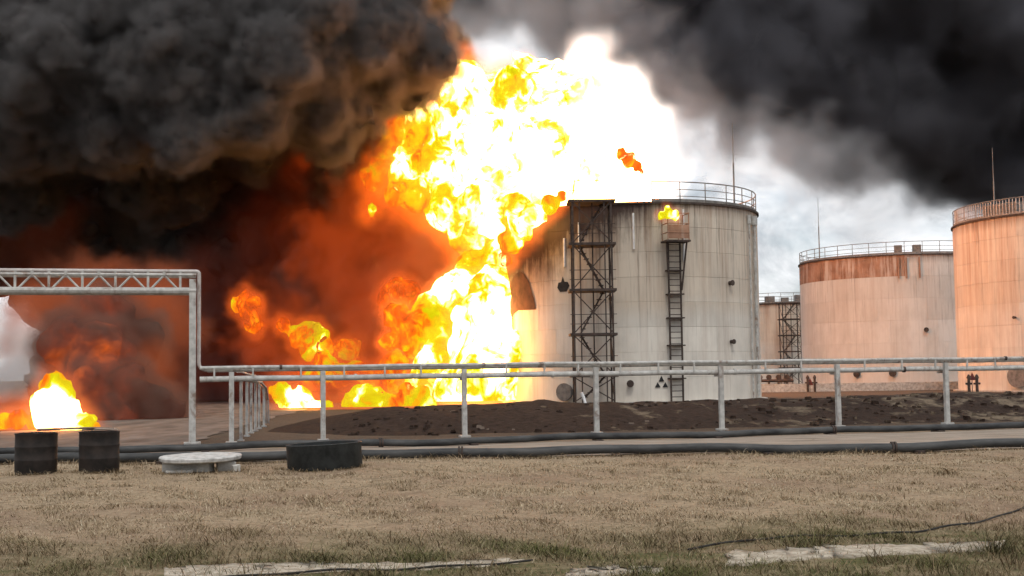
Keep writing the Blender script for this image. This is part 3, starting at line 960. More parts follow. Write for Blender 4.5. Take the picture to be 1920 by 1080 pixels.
def grid_fog(name, color, density, aniso=0.2, emission=None, strength=0.0):
    t = NT(name)
    v = t.n('VolumePrincipled'); v.inputs['Color'].default_value = (*color, 1); v.inputs['Density'].default_value = density; v.inputs['Anisotropy'].default_value = aniso
    if emission:
        v.inputs['Emission Color'].default_value = (*emission, 1)
        a = t.n('Attribute', attribute_name='density')
        t.set(v, 'Emission_Strength', t.math('MULTIPLY', a.outputs['Fac'], strength))
    t.t.links.new(v.outputs[0], t.out.inputs['Volume'])
    return t.m

def flame_material():
    t = NT('flame')
    at_ = t.n('Attribute', attribute_name='fire_level')
    p = t.pos((1, 1, 0.8))
    w = t.n('TexNoise', Scale=0.55, Detail=3.0); t.set(w, 'Vector', p)
    wv = t.n('VectorMath', operation='MULTIPLY_ADD'); t.set(wv, 'i0', w.outputs['Color']); wv.inputs[1].default_value = (2.2, 2.2, 2.2); t.set(wv, 'i2', p)
    n1 = t.noise(wv.outputs[0], 0.5, 3.5, 0.55)
    n2 = t.noise(wv.outputs[0], 1.4, 2.5, 0.55)
    e = t.math('ADD', at_.outputs['Fac'], t.math('MULTIPLY', t.math('SUBTRACT', n1, 0.5), 1.3))
    e = t.math('ADD', e, t.math('MULTIPLY', t.math('SUBTRACT', n2, 0.5), 0.7), True)
    col = t.ramp(e, [(0.0, (0.030, 0.010, 0.008)), (0.14, (0.20, 0.016, 0.004)), (0.28, (0.72, 0.075, 0.004)), (0.39, (1.0, 0.19, 0.005)), (0.47, (1.0, 0.44, 0.004)), (0.55, (0.86, 0.72, 0.003)),
                     (0.69, (0.82, 0.82, 0.006)), (0.76, (1.0, 0.84, 0.16)), (0.86, (1.0, 0.48, 0.15)), (1.0, (1.0, 0.30, 0.07))])
    st = t.ramp(e, [(0.0, 0.024), (0.30, 0.032), (0.47, 0.030), (0.56, 0.025), (0.69, 0.030), (0.77, 0.11), (0.86, 0.45), (1.0, 1.0)])
    em = t.n('Emission'); t.set(em, 'Color', col); t.set(em, 'Strength', t.math('MULTIPLY', st, FIRE))
    tr = t.n('BsdfTransparent'); mx = t.n('MixShader')
    hole = t.noise(wv.outputs[0], 1.1, 5, 0.65)
    cut = t.ramp(t.math('ADD', e, t.math('MULTIPLY', t.math('SUBTRACT', hole, 0.5), 0.9)), [(0.14, 0.0), (0.34, 1.0)])
    t.set(mx, 'i0', cut); t.set(mx, 'i1', tr); t.set(mx, 'i2', em)
    t.t.links.new(mx.outputs[0], t.out.inputs['Surface'])
    return t.m
FIRE = 34.0
M['flame'] = flame_material()
M['glow_orange'] = grid_fog('orange_flame_gas', (0.3, 0.2, 0.15), 0.25, 0.0, (1.0, 0.14, 0.008), 0.6)
M['glow_soft'] = grid_fog('thin_flame_gas', (0.3, 0.2, 0.15), 0.25, 0.0, (1.0, 0.13, 0.008), 0.32)
M['glow_dull'] = grid_fog('smoky_red_glow', (0.22, 0.16, 0.13), 1.1, 0.0, (1.0, 0.10, 0.010), 0.035)  # fire glow round the smoke, painted as the haze's own emission
M['glow_white'] = grid_fog('white_glare_haze', (0.6, 0.6, 0.6), 0.05, 0.0, (1.0, 0.92, 0.84), 0.6)  # white glare beside the fireball, put in as emission

def flames(name, macros, vox, label, seed, amp=0.55, nscale=1.6, kids=((7, 0.3, 0.55), (4, 0.3, 0.55)), stretch=(1, 1, 2.2), cat='flames', pad=2.0, zmin=None, mat='flame', fringe=0.7, glow='glow_orange', where=None):
    """macros: (px, py, Y, r, heat). One ragged emissive body of fire or glow-painted smoke."""
    rng = np.random.default_rng(seed)
    C = np.array([at(a, b, Y) for a, b, Y, r, h in macros]); Rr = np.array([q[3] for q in macros]); Hh = np.array([q[4] for q in macros])
    lo = (C - Rr[:, None]).min(0) - pad; hi = (C + Rr[:, None]).max(0) + pad
    F = Field(lo, hi, vox)
    for c, r in cauliflower([(C[i], Rr[i]) for i in range(len(C))], kids, rng):
        F.ball(c, r, 0.3, (1, 1, 1.2))
    F.phi += amp * lattice_fbm(F.shape, vox, nscale, 5, 0.66, seed, stretch)
    v, f = F.surface()
    if zmin is not None: v[:, 2] = np.maximum(v[:, 2], zmin)
    d2 = ((v[:, None, :] - C[None]) ** 2).sum(-1) / (Rr[None] ** 2)
    w = np.exp(-d2 * 1.3) + 1e-9
    heat = (w * Hh[None]).sum(1) / w.sum(1)
    base = v.mean(0); base[2] = v[:, 2].min()
    me = np_mesh(name, v - base, f, M[mat], True)
    a = me.attributes.new('fire_level', 'FLOAT', 'POINT'); a.data.foreach_set('value', heat.astype(np.float32))
    o = tag(link(name, me, None, base), label, cat)
    if fringe:                                               # emissive haze round the body, thinning outwards
        q = v if where is None else v[where(v)]
        q = q[rng.permutation(len(q))[:min(len(q), 1600)]]
        cloud('flame_fringe', q, fringe, max(fringe / 4.0, 0.12), M[glow], o, base, fringe * 1.4, 2.0, seed)
    return o

flames('fireball', [
    (965, 250, 92, 3.8, .80), (1065, 225, 93, 3.6, .92), (1100, 300, 92, 3.8, 1.0), (1000, 340, 90, 3.6, .86), (1165, 290, 94, 2.4, 1.05), (1020, 165, 94, 1.9, .86), (1180, 345, 93, 1.9, 1.1), (945, 165, 93, 1.4, .74),
    (1080, 140, 94, 1.4, 1.0), (1030, 385, 86, 1.5, 1.1), (1215, 320, 95, 1.4, 1.05), (1140, 195, 95, 1.5, 1.05), (1195, 240, 95, 1.3, 1.0), (985, 125, 94, .9, .85)], 0.24,
    'huge white-hot fireball swelling behind the scorched tank', 21, 0.9, 1.9, stretch=(1, 1, 1.3), fringe=2.0, glow='glow_white', where=lambda v: v[:, 0] > 5.5, cat='fireball')
flames('flames', [
    (905, 330, 88, 2.7, .93), (875, 215, 88, 2.5, .84), (930, 260, 88, 2.4, .97), (805, 245, 87, 2.0, .68), (785, 300, 86, 1.6, .66), (850, 180, 87, 1.7, .70), (960, 168, 87, 1.3, .62), (830, 330, 86, 1.7, .80), (900, 270, 86, 1.6, .86),
    (735, 200, 87, 1.4, .34), (720, 265, 87, 1.4, .38), (700, 335, 87, .8, .42), (735, 365, 86, .8, .48), (785, 365, 86, 1.1, .56), (835, 395, 85, 1.1, .62), (700, 390, 86, .55, .50), (780, 190, 87, 1.1, .38), (745, 330, 86, .7, .44),
    (900, 395, 85, 1.7, .90), (960, 410, 82, 1.5, .98), (890, 445, 84, 1.1, .56), (990, 290, 87, 1.6, .88)], 0.22,
    'mottled yellow and orange flames on the left flank of the fireball', 20, 0.8, 1.5, stretch=(1, 1, 1.3), fringe=1.3)
flames('flames', [
    (908, 690, 75.5, 2.1, .88), (908, 610, 76, 1.8, .82), (845, 640, 80, 1.7, .72), (815, 700, 79, 1.5, .66), (870, 560, 81, 1.6, .76), (925, 545, 77, 1.3, .74), (800, 605, 80, 1.2, .56), (760, 630, 80, .9, .46),
    (890, 500, 82, 1.1, .62), (928, 480, 82, 1.0, .72), (740, 595, 80, .7, .40), (860, 740, 75.5, 1.6, .84), (918, 745, 75.5, 1.5, .92), (925, 420, 82, .9, .75), (770, 655, 80, .7, .44), (730, 640, 80, .5, .40)], 0.2,
    'tall white-hot flames roaring beside the left edge of the scorched tank', 22, 0.65, 1.5, zmin=0.15)
flames('flames', [(958, 452, 71.5, .6, .52), (975, 425, 71.0, .65, .60), (1000, 402, 70.6, .6, .64), (1030, 383, 70.0, .5, .58), (970, 395, 72.5, .9, .80), (1055, 368, 69.8, .3, .42), (948, 485, 72.5, .4, .44)], 0.13,
       'yellow flames licking over the left shoulder of the scorched tank', 23, 0.35, 0.9, pad=1.2)
flames('flames', [(1252, 400, 68.9, .26, .72), (1241, 404, 68.9, .20, .70), (1266, 404, 68.9, .18, .62), (1250, 390, 68.9, .16, .6)], 0.07,
       'small flame burning on the ladder platform of the scorched tank', 24, 0.14, 0.3, kids=((5, .3, .5),), pad=0.6, fringe=0.35, glow='glow_soft')
flames('flames', [(100, 772, 44, .55, .92), (122, 778, 44, .52, .94), (112, 732, 44.3, .38, .58), (97, 720, 44.3, .24, .52), (130, 742, 44.2, .3, .56), (162, 792, 43.8, .3, .84), (182, 799, 43.8, .2, .7), (140, 792, 43.8, .38, .92), (88, 755, 44, .34, .66)], 0.085,
       'small white-cored fire on the ground behind the dark drums', 25, 0.42, 0.6, pad=1.0, zmin=0.0, fringe=0.5, glow='glow_soft')
flames('flames', [(35, 785, 44.5, .3, .36), (10, 790, 44.5, .28, .32), (60, 790, 44.5, .22, .40), (-20, 790, 44.5, .3, .36)], 0.07, 'low orange flames crawling on the ground at the far left edge', 26, 0.16, 0.5, kids=((4, .3, .5),), pad=0.6, zmin=0.0)
flames('flames', [(468, 575, 86, .75, .30), (470, 600, 86, .55, .36), (478, 610, 86, .35, .42)], 0.12, 'dull orange tongue of flame floating in the smoke right of the gantry', 27, 0.62, 0.62, pad=1.2, fringe=0.7, glow='glow_soft', kids=((6, 0.3, 0.6),))
flames('flames', [(530, 610, 86, .45, .34), (575, 630, 86, .8, .46), (598, 622, 86, .5, .54), (580, 660, 86, .5, .40), (610, 650, 86, .4, .44), (555, 625, 86, .4, .45)], 0.12,
       'ragged orange flames low in the smoke above the middle of the rack', 28, 0.62, 0.62, pad=1.2, fringe=0.7, glow='glow_soft', kids=((6, 0.3, 0.6),))
flames('flames', [(610, 690, 84, .7, .36), (640, 705, 84, .6, .40), (585, 715, 84, .6, .34), (670, 695, 84, .6, .36), (700, 710, 84, .7, .42), (735, 690, 83, .7, .46), (740, 725, 83, .6, .5), (560, 700, 84, .45, .3)], 0.14,
       'dull orange ragged flames seen between the two rack pipes', 34, 0.8, 0.9, pad=1.2, fringe=0.7, glow='glow_soft')
flames('flames', [(655, 655, 86, .65, .46), (665, 645, 86, .4, .5), (640, 655, 86, .35, .42)], 0.12, 'small orange flame in the smoke left of the tall flames', 29, 0.62, 0.62, pad=1.2, fringe=0.7, glow='glow_soft', kids=((6, 0.3, 0.6),))
flames('flames', [(745, 555, 84, .9, .32), (770, 545, 84, .6, .36), (725, 570, 84, .5, .3)], 0.13, 'dull red flame curling in the smoke above the tall flames', 30, 0.62, 0.62, pad=1.2, fringe=0.7, glow='glow_soft', kids=((6, 0.3, 0.6),))
flames('flames', [(560, 762, 66, .6, .78), (540, 755, 66, .55, .66), (590, 768, 66, .45, .8), (525, 740, 66.2, .5, .5), (610, 768, 66, .3, .6), (572, 755, 66.2, .5, .6)], 0.10,
       'low yellow flames behind the left end of the embankment', 31, 0.62, 0.62, pad=1.2, fringe=0.7, glow='glow_soft', kids=((6, 0.3, 0.6),), zmin=0.1)
flames('flames', [(682, 755, 66, .6, .66), (690, 740, 66, .45, .60), (715, 762, 66, .5, .72), (745, 765, 66, .5, .62), (770, 760, 66, .5, .56), (790, 745, 66.4, .45, .6), (760, 735, 66.4, .4, .48), (660, 760, 66, .35, .55), (800, 765, 66, .4, .7)], 0.10,
       'row of yellow flames behind the embankment below the tall flames', 32, 0.62, 0.62, pad=1.2, fringe=0.7, glow='glow_soft', kids=((6, 0.3, 0.6),), zmin=0.1)
flames('flames', [(1180, 300, 80, .42, .42), (1195, 310, 80, .3, .36), (1165, 288, 80, .3, .46), (1205, 322, 80, .16, .3)], 0.09, 'small detached orange fire curl floating in front of the white fireball', 33, 0.25, 0.5, kids=((5, .3, .5),), pad=0.7)

def smoke_surface_material(name, c1, c2, scale):
    t = NT(name)
    n1 = t.noise(t.pos(), scale, 6, 0.6)
    d = t.n('BsdfDiffuse'); t.set(d, 'Color', t.ramp(n1, [(0.35, c1), (0.65, c2)]))
    bp = t.n('Bump', Strength=0.5, Distance=0.25); t.set(bp, 'Height', t.noise(t.pos(), scale * 5, 4, 0.6)); t.set(d, 'Normal', bp.outputs[0])
    t.t.links.new(d.outputs[0], t.out.inputs['Surface'])
    return t.m
def fog_material(name, color, density, aniso=0.2):
    t = NT(name)
    v = t.n('VolumePrincipled'); v.inputs['Color'].default_value = (*color, 1); v.inputs['Density'].default_value = density; v.inputs['Anisotropy'].default_value = aniso
    t.t.links.new(v.outputs[0], t.out.inputs['Volume'])
    return t.m
M['smoke'] = smoke_surface_material('dense_soot_smoke', (0.055, 0.050, 0.050), (0.10, 0.092, 0.090), 0.25)
def glow_smoke_material(albedo):
    t = NT('glow_smoke')
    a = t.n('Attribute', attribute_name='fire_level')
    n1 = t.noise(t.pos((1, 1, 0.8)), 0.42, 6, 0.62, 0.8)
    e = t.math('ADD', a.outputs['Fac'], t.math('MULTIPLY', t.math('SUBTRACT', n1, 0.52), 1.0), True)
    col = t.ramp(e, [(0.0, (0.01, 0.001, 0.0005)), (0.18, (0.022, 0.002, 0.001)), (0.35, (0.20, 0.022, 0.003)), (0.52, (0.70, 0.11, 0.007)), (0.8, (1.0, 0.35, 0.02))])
    em = t.n('Emission'); t.set(em, 'Color', col); em.inputs['Strength'].default_value = 1.0  # fire glow on the smoke, put into its own emission
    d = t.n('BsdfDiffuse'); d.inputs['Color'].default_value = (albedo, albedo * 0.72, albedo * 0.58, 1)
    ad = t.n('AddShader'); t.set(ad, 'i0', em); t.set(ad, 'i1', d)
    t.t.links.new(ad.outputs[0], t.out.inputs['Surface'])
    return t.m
M['glow_smoke'] = glow_smoke_material(0.17)
M['near_glow_smoke'] = glow_smoke_material(0.07)
flames('glow_smoke', [
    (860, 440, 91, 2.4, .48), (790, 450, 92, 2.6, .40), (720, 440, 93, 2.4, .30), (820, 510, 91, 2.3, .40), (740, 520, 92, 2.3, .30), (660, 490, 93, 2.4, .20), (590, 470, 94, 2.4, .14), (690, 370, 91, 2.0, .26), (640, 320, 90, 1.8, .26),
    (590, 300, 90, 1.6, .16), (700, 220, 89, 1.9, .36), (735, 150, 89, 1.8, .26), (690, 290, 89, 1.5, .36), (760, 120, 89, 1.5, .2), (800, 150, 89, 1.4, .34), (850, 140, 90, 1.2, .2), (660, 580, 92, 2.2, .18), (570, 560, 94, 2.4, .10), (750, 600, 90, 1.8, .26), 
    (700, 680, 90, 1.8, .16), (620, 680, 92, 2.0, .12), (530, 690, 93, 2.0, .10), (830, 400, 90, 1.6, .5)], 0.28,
    'dull red smoke with painted fire glow rolling out of the fire to its left', 61, 0.5, 2.0, kids=((11, 0.28, 0.52), (6, 0.28, 0.5)), stretch=(1, 1, 1), cat='burning smoke', mat='glow_smoke', fringe=1.0, glow='glow_dull')
flames('glow_smoke', [(195, 600, 58, 1.0, .26), (265, 640, 58, 0.9, .08), (190, 660, 56, 1.1, .34), (235, 740, 55, 1.0, .26), (290, 770, 55, .9, .14), (170, 720, 55, 1.1, .36), (130, 640, 56, 1.0, .24), (210, 785, 54, .7, .3)], 0.15,
    'orange-brown smoke with painted fire glow rolling up behind the small ground fire', 62, 0.4, 1.4, kids=((10, 0.28, 0.52), (5, 0.28, 0.5)), stretch=(1, 1, 1), cat='burning smoke', mat='near_glow_smoke', fringe=0.7, glow='glow_dull', zmin=0.0)
M['smoke_fog'] = fog_material('thin_soot_smoke', (0.29, 0.285, 0.29), 2.2)
M['far_smoke'] = smoke_surface_material('dense_far_smoke', (0.018, 0.017, 0.020), (0.034, 0.031, 0.034), 0.05)
M['far_fog'] = fog_material('thin_far_smoke', (0.22, 0.21, 0.23), 0.12)
M['far_wisp'] = fog_material('wispy_far_smoke', (0.62, 0.63, 0.66), 0.035)


M['soot_cloud'] = grid_fog('curling_soot_smoke', (0.25, 0.24, 0.24), 2.6)
M['far_cloud'] = grid_fog('soft_far_smoke', (0.25, 0.25, 0.28), 0.42)

def smoke(name, macros, vox, kids, label, seed, core, outer, amp, nscale, mat, fog, keep=None, sq=(1, 1, 1), extra=(), soft=None, skin=None):
    rng = np.random.default_rng(seed)
    C = np.array([at(a, b, Y) for a, b, Y, r in macros]); Rr = np.array([q[3] for q in macros])
    lo = (C - Rr[:, None]).min(0) - outer * 2 - vox * 3; hi = (C + Rr[:, None]).max(0) + outer * 2 + vox * 3
    lo[2] = max(lo[2], -0.6)
    F = Field(lo, hi, vox)
    for c, r in cauliflower([(C[i], Rr[i]) for i in range(len(C))], kids, rng, keep):
        F.ball(c, r, 0.12, sq)
    F.phi += amp * lattice_fbm(F.shape, vox, nscale * 1.4, 5, 0.62, seed)
    F.phi -= amp * 1.9 * (np.abs(lattice_fbm(F.shape, vox, nscale * 0.9, 4, 0.55, seed + 5)) - 0.2)      # creased, puffy cells
    base = C.mean(0); base[2] = 0
    v, f = F.surface(core)
    o = tag(link(name, np_mesh(name, v - base, f, M[mat], True), None, base), label, 'smoke', None, 'stuff')
    if fog:
        v, f = F.surface(outer)
        fo = link('smoke_fringe', np_mesh('smoke_fringe', v - base, f, M[fog], True), o)
    if skin is not None:                                     # torn, curling outer layer of thinner smoke
        w = v[(v[:, 1] < 92) & (v[:, 2] > 6)]
        cloud('smoke_fringe', w[rng.permutation(len(w))[:14000]], skin[0], skin[1], M[skin[2]], o, base, skin[3], skin[4], seed, 0.68, 6.0)
    if soft is not None:
        rs = np.random.default_rng(seed + 9)
        q = np.argwhere(F.phi[::3, ::3, ::3] < soft[1]) * 3 * vox + lo
        q = q + rs.uniform(-1, 1, q.shape) * vox * 1.5
        cloud('smoke_fringe', q[rs.permutation(len(q))[:9000]], soft[0], soft[2], M[soft[3]], o, base, soft[4], soft[5], seed)
    for iso, am, sc, fg in extra:
        keep_phi = F.phi
        F.phi = F.phi + am * lattice_fbm(F.shape, vox, sc, 5, 0.62, seed + int(iso * 10))
        v, f = F.surface(iso)
        link('smoke_wisp', np_mesh('smoke_wisp', v - base, f, M[fg], True), o)
        F.phi = keep_phi
    return o

LEFT = [ # overhanging grey billows
    (20, 60, 80, 5.0), (150, 110, 78, 4.2), (50, 200, 80, 3.8), (270, 60, 79, 4.5), (330, 165, 77, 3.6), (195, 215, 79, 3.2), (430, 70, 78, 4.6), (470, 180, 78, 3.2), (560, 80, 78, 4.4), (600, 190, 80, 3.0),
    (690, 50, 79, 3.6), (725, 140, 82, 2.4), (350, -90, 82, 6), (120, -110, 82, 6), (560, -100, 82, 6), (720, -80, 84, 3.6), (-120, 90, 82, 6), (-110, -60, 84, 6),
    # ceiling joining them to the wall behind
    (-60, 210, 93, 6.5), (120, 190, 94, 7), (330, 190, 94, 7), (520, 190, 93, 6.5), (670, 170, 93, 4.5), (740, 60, 92, 4),
    # wall behind the fire
    (-150, 380, 102, 7), (-40, 380, 105, 7), (120, 400, 107, 7), (270, 400, 108, 7), (420, 400, 106, 7), (560, 400, 103, 6.5), (690, 400, 103, 6), (810, 420, 103, 5.2),
    (440, 560, 103, 6), (580, 570, 102, 5.5), (710, 570, 102, 5), (820, 560, 102, 4.2), (310, 560, 106, 6), (180, 540, 107, 5.2), (880, 470, 101, 3.6),
    (400, 720, 103, 5.5), (520, 720, 102, 5), (640, 720, 102, 5), (760, 720, 101, 4.6), (860, 700, 101, 3.6), (280, 700, 105, 5), (190, 680, 106, 4.2), (-60, 470, 108, 4.5), (140, 745, 108, 3.2),
    # billows lit by the fire
    (600, 470, 95, 2.6), (515, 440, 96, 2.4), (455, 500, 97, 2.3), (700, 470, 95, 2.4), (790, 460, 95, 2.2), (850, 440, 94, 1.7), (650, 330, 91, 2.6), (560, 310, 92, 2.4), (735, 90, 84, 2.2), (830, 125, 90, 1.7), (690, 240, 88, 2.4), (640, 260, 86, 2.2),
    (860, 140, 89, 1.1), (620, 340, 88, 1.4)]
smoke('smoke_plume', LEFT, 0.25, ((14, 0.24, 0.5), (9, 0.24, 0.46), (3, 0.3, 0.5)), 'thick dark billowing oil smoke filling the left half above the gantry', 41, -0.15, 0.12, 0.5, 2.0, 'smoke', None,
      keep=lambda c, d, r: d[1] < 0.45, skin=(0.85, 0.28, 'soot_cloud', 1.3, 3.2))
M['fire_glow'] = grid_fog('fire_glow_haze', (0.25, 0.16, 0.12), 0.30, 0.0, (1.0, 0.110, 0.008), 0.10)  # emission stands in for fire light scattered by the smoke
def fire_glow():
    rs = np.random.default_rng(77)
    spots = [(740, 180, 88, 2.0), (710, 260, 87.5, 2.2), (690, 330, 87.5, 1.8), (760, 400, 88, 2.4), (840, 430, 87, 2.2), (800, 480, 87, 2.2), (860, 500, 86, 1.6), (720, 470, 88, 2.4), (640, 470, 90, 2.2), (770, 560, 86, 2.0), (700, 560, 88, 2.0),
             (650, 640, 87, 1.8), (580, 640, 88, 1.6), (520, 620, 89, 1.4), (720, 650, 85, 1.8), (660, 270, 88, 1.6), (800, 150, 88, 1.4), (600, 720, 86, 1.4), (690, 720, 84, 1.4)]
    pts = []
    for px, py, Y, r in spots:
        c = at(px, py, Y)
        for _ in range(14):
            d = rs.normal(size=3); pts.append(c + d / np.linalg.norm(d) * r * rs.uniform(0, 1) ** 0.5)
    root = tag(empty('fire_glow', at(740, 440, 87)), 'soft orange haze with added fire glow between the flames and the dark smoke', 'fire glow', None, 'stuff')
    cloud('glow_cloud', pts, 2.6, 0.3, M['fire_glow'], root, np.array(root.location), 3.0, 5.0, 5, 0.68, 6.0)
fire_glow()
def dim_glow(spots, R, vox, label, seed, color, strength, density):  # faint haze that emits by itself in place of scattered fire light
    rs = np.random.default_rng(seed)
    pts = []
    for px, py, Y, r in spots:
        c = at(px, py, Y)
        for _ in range(10):
            d = rs.normal(size=3); pts.append(c + d / np.linalg.norm(d) * r * rs.uniform(0, 1) ** 0.5)
    base = np.array(pts).mean(0)
    root = tag(empty('fire_glow', base), label, 'fire glow', None, 'stuff')
    cloud('glow_cloud', pts, R, vox, grid_fog('dim_red_glow', (0.2, 0.12, 0.09), density, 0.0, color, strength), root, base, R * 1.3, 3.6, seed, 0.66, 6.0)
dim_glow([(590, 350, 90, 2.4), (530, 430, 92, 2.4), (480, 520, 93, 2.4), (430, 610, 94, 2.2), (400, 690, 94, 2.0), (560, 300, 89, 2.0), (640, 240, 86, 1.8), (500, 660, 92, 2), (420, 500, 95, 2)], 3.2, 0.45,
        'dim dark red haze with added fire glow deep in the smoke right of the gantry', 81, (1.0, 0.075, 0.006), 0.007, 0.12)
dim_glow([(20, 470, 98, 2.2), (80, 440, 98, 2.0), (10, 400, 98, 1.6)], 3.0, 0.5, 'dim added orange fire glow in the smoke above the gantry at the far left', 82, (1.0, 0.10, 0.008), 0.0035, 0.1)
dim_glow([(60, 585, 60, .9), (140, 570, 60, 1.0), (220, 570, 60, 1.0), (310, 580, 60, 1.0), (170, 630, 58, 1.0), (230, 690, 57, 1.0), (270, 750, 56, .8), (200, 760, 55, .8)], 1.7, 0.25,
        'orange-brown haze with added fire glow hanging under the gantry behind the small fire', 83, (1.0, 0.16, 0.018), 0.10, 0.35)
RIGHT = [(1180, -10, 200, 9), (1330, 70, 200, 12), (1480, 120, 200, 11), (1620, 170, 200, 12), (1780, 220, 205, 12), (1930, 250, 205, 13), (1480, -80, 205, 18), (1700, 0, 205, 18), (1900, 60, 205, 18), (1080, -60, 200, 9),
         (960, -70, 205, 8), (860, -60, 210, 8), (2120, 210, 210, 20), (1300, -120, 210, 18), (1740, 320, 200, 5), (1790, 340, 202, 4), (2300, 100, 215, 26), (2150, -60, 215, 26), (1100, -200, 215, 18), (1700, -200, 220, 26)]
smoke('smoke_plume', RIGHT, 1.0, ((12, 0.3, 0.5), (6, 0.3, 0.5)), 'broad dark smoke bank drifting high over the right-hand tanks', 42, -5.0, 1.5, 4.5, 11.0, 'far_smoke', None, keep=lambda c, d, r: d[1] < 0.5, soft=(9.0, -4.0, 1.2, 'far_cloud', 10.0, 3.0))
def pale_smoke(macros, R, vox, label, seed, nscale, thick, density):
    rs = np.random.default_rng(seed)
    pts = []
    for px, py, Y, r in macros:
        c = at(px, py, Y)
        for _ in range(10):
            d = rs.normal(size=3); pts.append(c + d / np.linalg.norm(d) * r * rs.uniform(0, 1) ** 0.5)
    base = np.array(pts).mean(0)
    root = tag(empty('pale_smoke', base), label, 'smoke', None, 'stuff')
    cloud('smoke_wisp', pts, R, vox, grid_fog('pale_thin_smoke', (0.90, 0.91, 0.93), density, 0.3), root, base, nscale, thick, seed)
pale_smoke([(1110, 60, 112, 2.2), (1190, 120, 112, 2.6), (1250, 200, 112, 2.8), (1310, 260, 114, 2.8), (1390, 290, 116, 2.6), (1480, 300, 120, 2.6), (870, 60, 114, 2.8), (960, 40, 114, 2.8), (1040, 40, 114, 2.4), (1560, 330, 124, 2.6), (1640, 380, 128, 2.4)],
    4.0, 0.7, 'pale wispy smoke trailing from the fireball over the tank roofs', 71, 4.0, 4.0, 0.06)
pale_smoke([(20, 660, 62, 1.1), (-20, 700, 62, 1.2), (45, 690, 62, 0.9), (10, 620, 63, .9), (60, 640, 63, .6)], 1.3, 0.25, 'pale grey smoke patch low at the far left edge', 72, 1.6, 2.4, 0.5)

# ------------------------------------------------------------------ things on the ground
def drum(px, py, r, h, label, seed):
    g = gnd(px, py)
    c = (g[0], g[1] + r, bump2(np.array(g[0]), np.array(g[1])).item())
    root = tag(empty('steel_drum', c, random.uniform(0, 6)), label, 'drum', 'dark drums beside the front pipeline')
    prof = [(r * 0.97, 0.0), (r, 0.02), (r, h * .32), (r * 1.018, h * .34), (r * 1.018, h * .36), (r, h * .38), (r, h * .64), (r * 1.018, h * .66), (r * 1.018, h * .68), (r, h * .70), (r, h - .03), (r * 1.02, h - .02), (r * 1.02, h), (r * .95, h), (r * .95, h - .03)]
    rng = random.Random(seed); ph = rng.uniform(0, 6)
    MB().lathe(prof, 36, wob=lambda th, z: 0.012 * math.sin(2 * th + ph) + 0.008 * math.sin(5 * th + z * 4)).build('body', M['drum'], root)
    MB().lathe([(r * .955, h - .035), (0.001, h - .03)], 36).build('lid', M['drum'], root)
    MB().tube([(r * .5, 0, h - .03), (r * .5, 0, h + .012)], .045, 10).build('bung', M['dark_steel'], root)
    return root, c
d1, dc1 = drum(53, 891, 0.37, 0.74, 'dark brown steel drum at the far left, the lower-standing of the two', 1)
d2, dc2 = drum(174, 888, 0.36, 0.74, 'dark brown steel drum standing second from the left edge', 2)
def stick(name, a, b, r, mat, label, cat):
    tag(MB().tube([a, Vector(a).lerp(Vector(b), .5) + Vector((0, 0, .01)), b], [r, r * .9, r * .7], 6).build(name, mat), label, cat)
stick('wooden_stick', (dc1[0] + .05, dc1[1] - .1, dc1[2] + .80), (dc2[0] + .25, dc2[1] + .05, dc2[2] + .80), .028, simple('weathered_wood', (.16, .10, .07), (.34, .24, .18), 8, .85), 'bare weathered stick bridging the tops of the two drums', 'stick')
stick('wooden_board', (dc2[0] - .32, dc2[1] + .02, dc2[2] + .775), (dc2[0] + .36, dc2[1] - .12, dc2[2] + .775), .022, simple('pale_wood', (.3, .22, .17), (.45, .36, .3), 8, .85), 'short pale batten lying on top of the second drum', 'batten')

# rubber tub
g = gnd(598, 880)
tub = tag(empty('rubber_tub', (g[0], g[1] + 0.7, -0.03)), 'wide black round tub standing on the lawn edge', 'tub')
R_, h_ = 0.70, 0.47
MB().lathe([(R_ * .97, 0), (R_, .03), (R_ * 1.0, h_ - .03), (R_ * 1.015, h_ - .01), (R_ * 1.0, h_), (R_ * .93, h_), (R_ * .92, h_ - .06), (R_ * .9, .12)], 44, wob=lambda th, z: .012 * math.sin(3 * th + 1) + .006 * math.sin(9 * th + 7 * z)).build('wall', M['rubber'], tub)
MB().lathe([(R_ * .905, h_ - .09), (R_ * .5, h_ - .05), (0.001, h_ - .07)], 44).build('soil_fill', M['earth'], tub)
tub.rotation_euler = (0, math.radians(-2.2), 0)

# white round slab on broken blocks
g = gnd(362, 884)
sc_ = Vector((g[0], g[1] + .55, -0.03))
def blocky(name, c, d, rz, label, seed, mat=M['concrete'], cat='concrete block', tilt=0.0):
    rng = random.Random(seed)
    mb = MB().box((0, 0, d[2] / 2), d)
    mb.v = [(x * (1 + rng.uniform(-.08, .08)), y * (1 + rng.uniform(-.1, .1)), z + (rng.uniform(-.02, .02) if z > .01 else 0)) for x, y, z in mb.v]
    o = mb.build(name, mat, None, c, (0, tilt, rz))
    bv = o.modifiers.new('bevel', 'BEVEL'); bv.width = 0.015; bv.segments = 2
    return tag(o, label, cat)
for dx, dy, d, rz, lb, sd in ((-.45, -.15, (.42, .3, .17), .1, 'broken concrete block under the left end of the white slab', 1), (.02, -.25, (.5, .28, .17), -.06, 'broken concrete block under the middle of the white slab', 2),
                              (.5, -.1, (.34, .3, .17), .3, 'broken concrete block under the right end of the white slab', 3)):
    blocky('concrete_block', (sc_.x + dx, sc_.y + dy, sc_.z), d, rz, lb, sd)
blocky('concrete_fragment', (sc_.x + .74, sc_.y - .35, sc_.z), (.14, .12, .13), .5, 'small pale concrete fragment beside the right end of the white slab', 7)
blocky('concrete_fragment', (sc_.x - .25, sc_.y - .5, sc_.z), (.5, .16, .05), .1, 'thin flat concrete fragment on the grass before the white slab', 8)
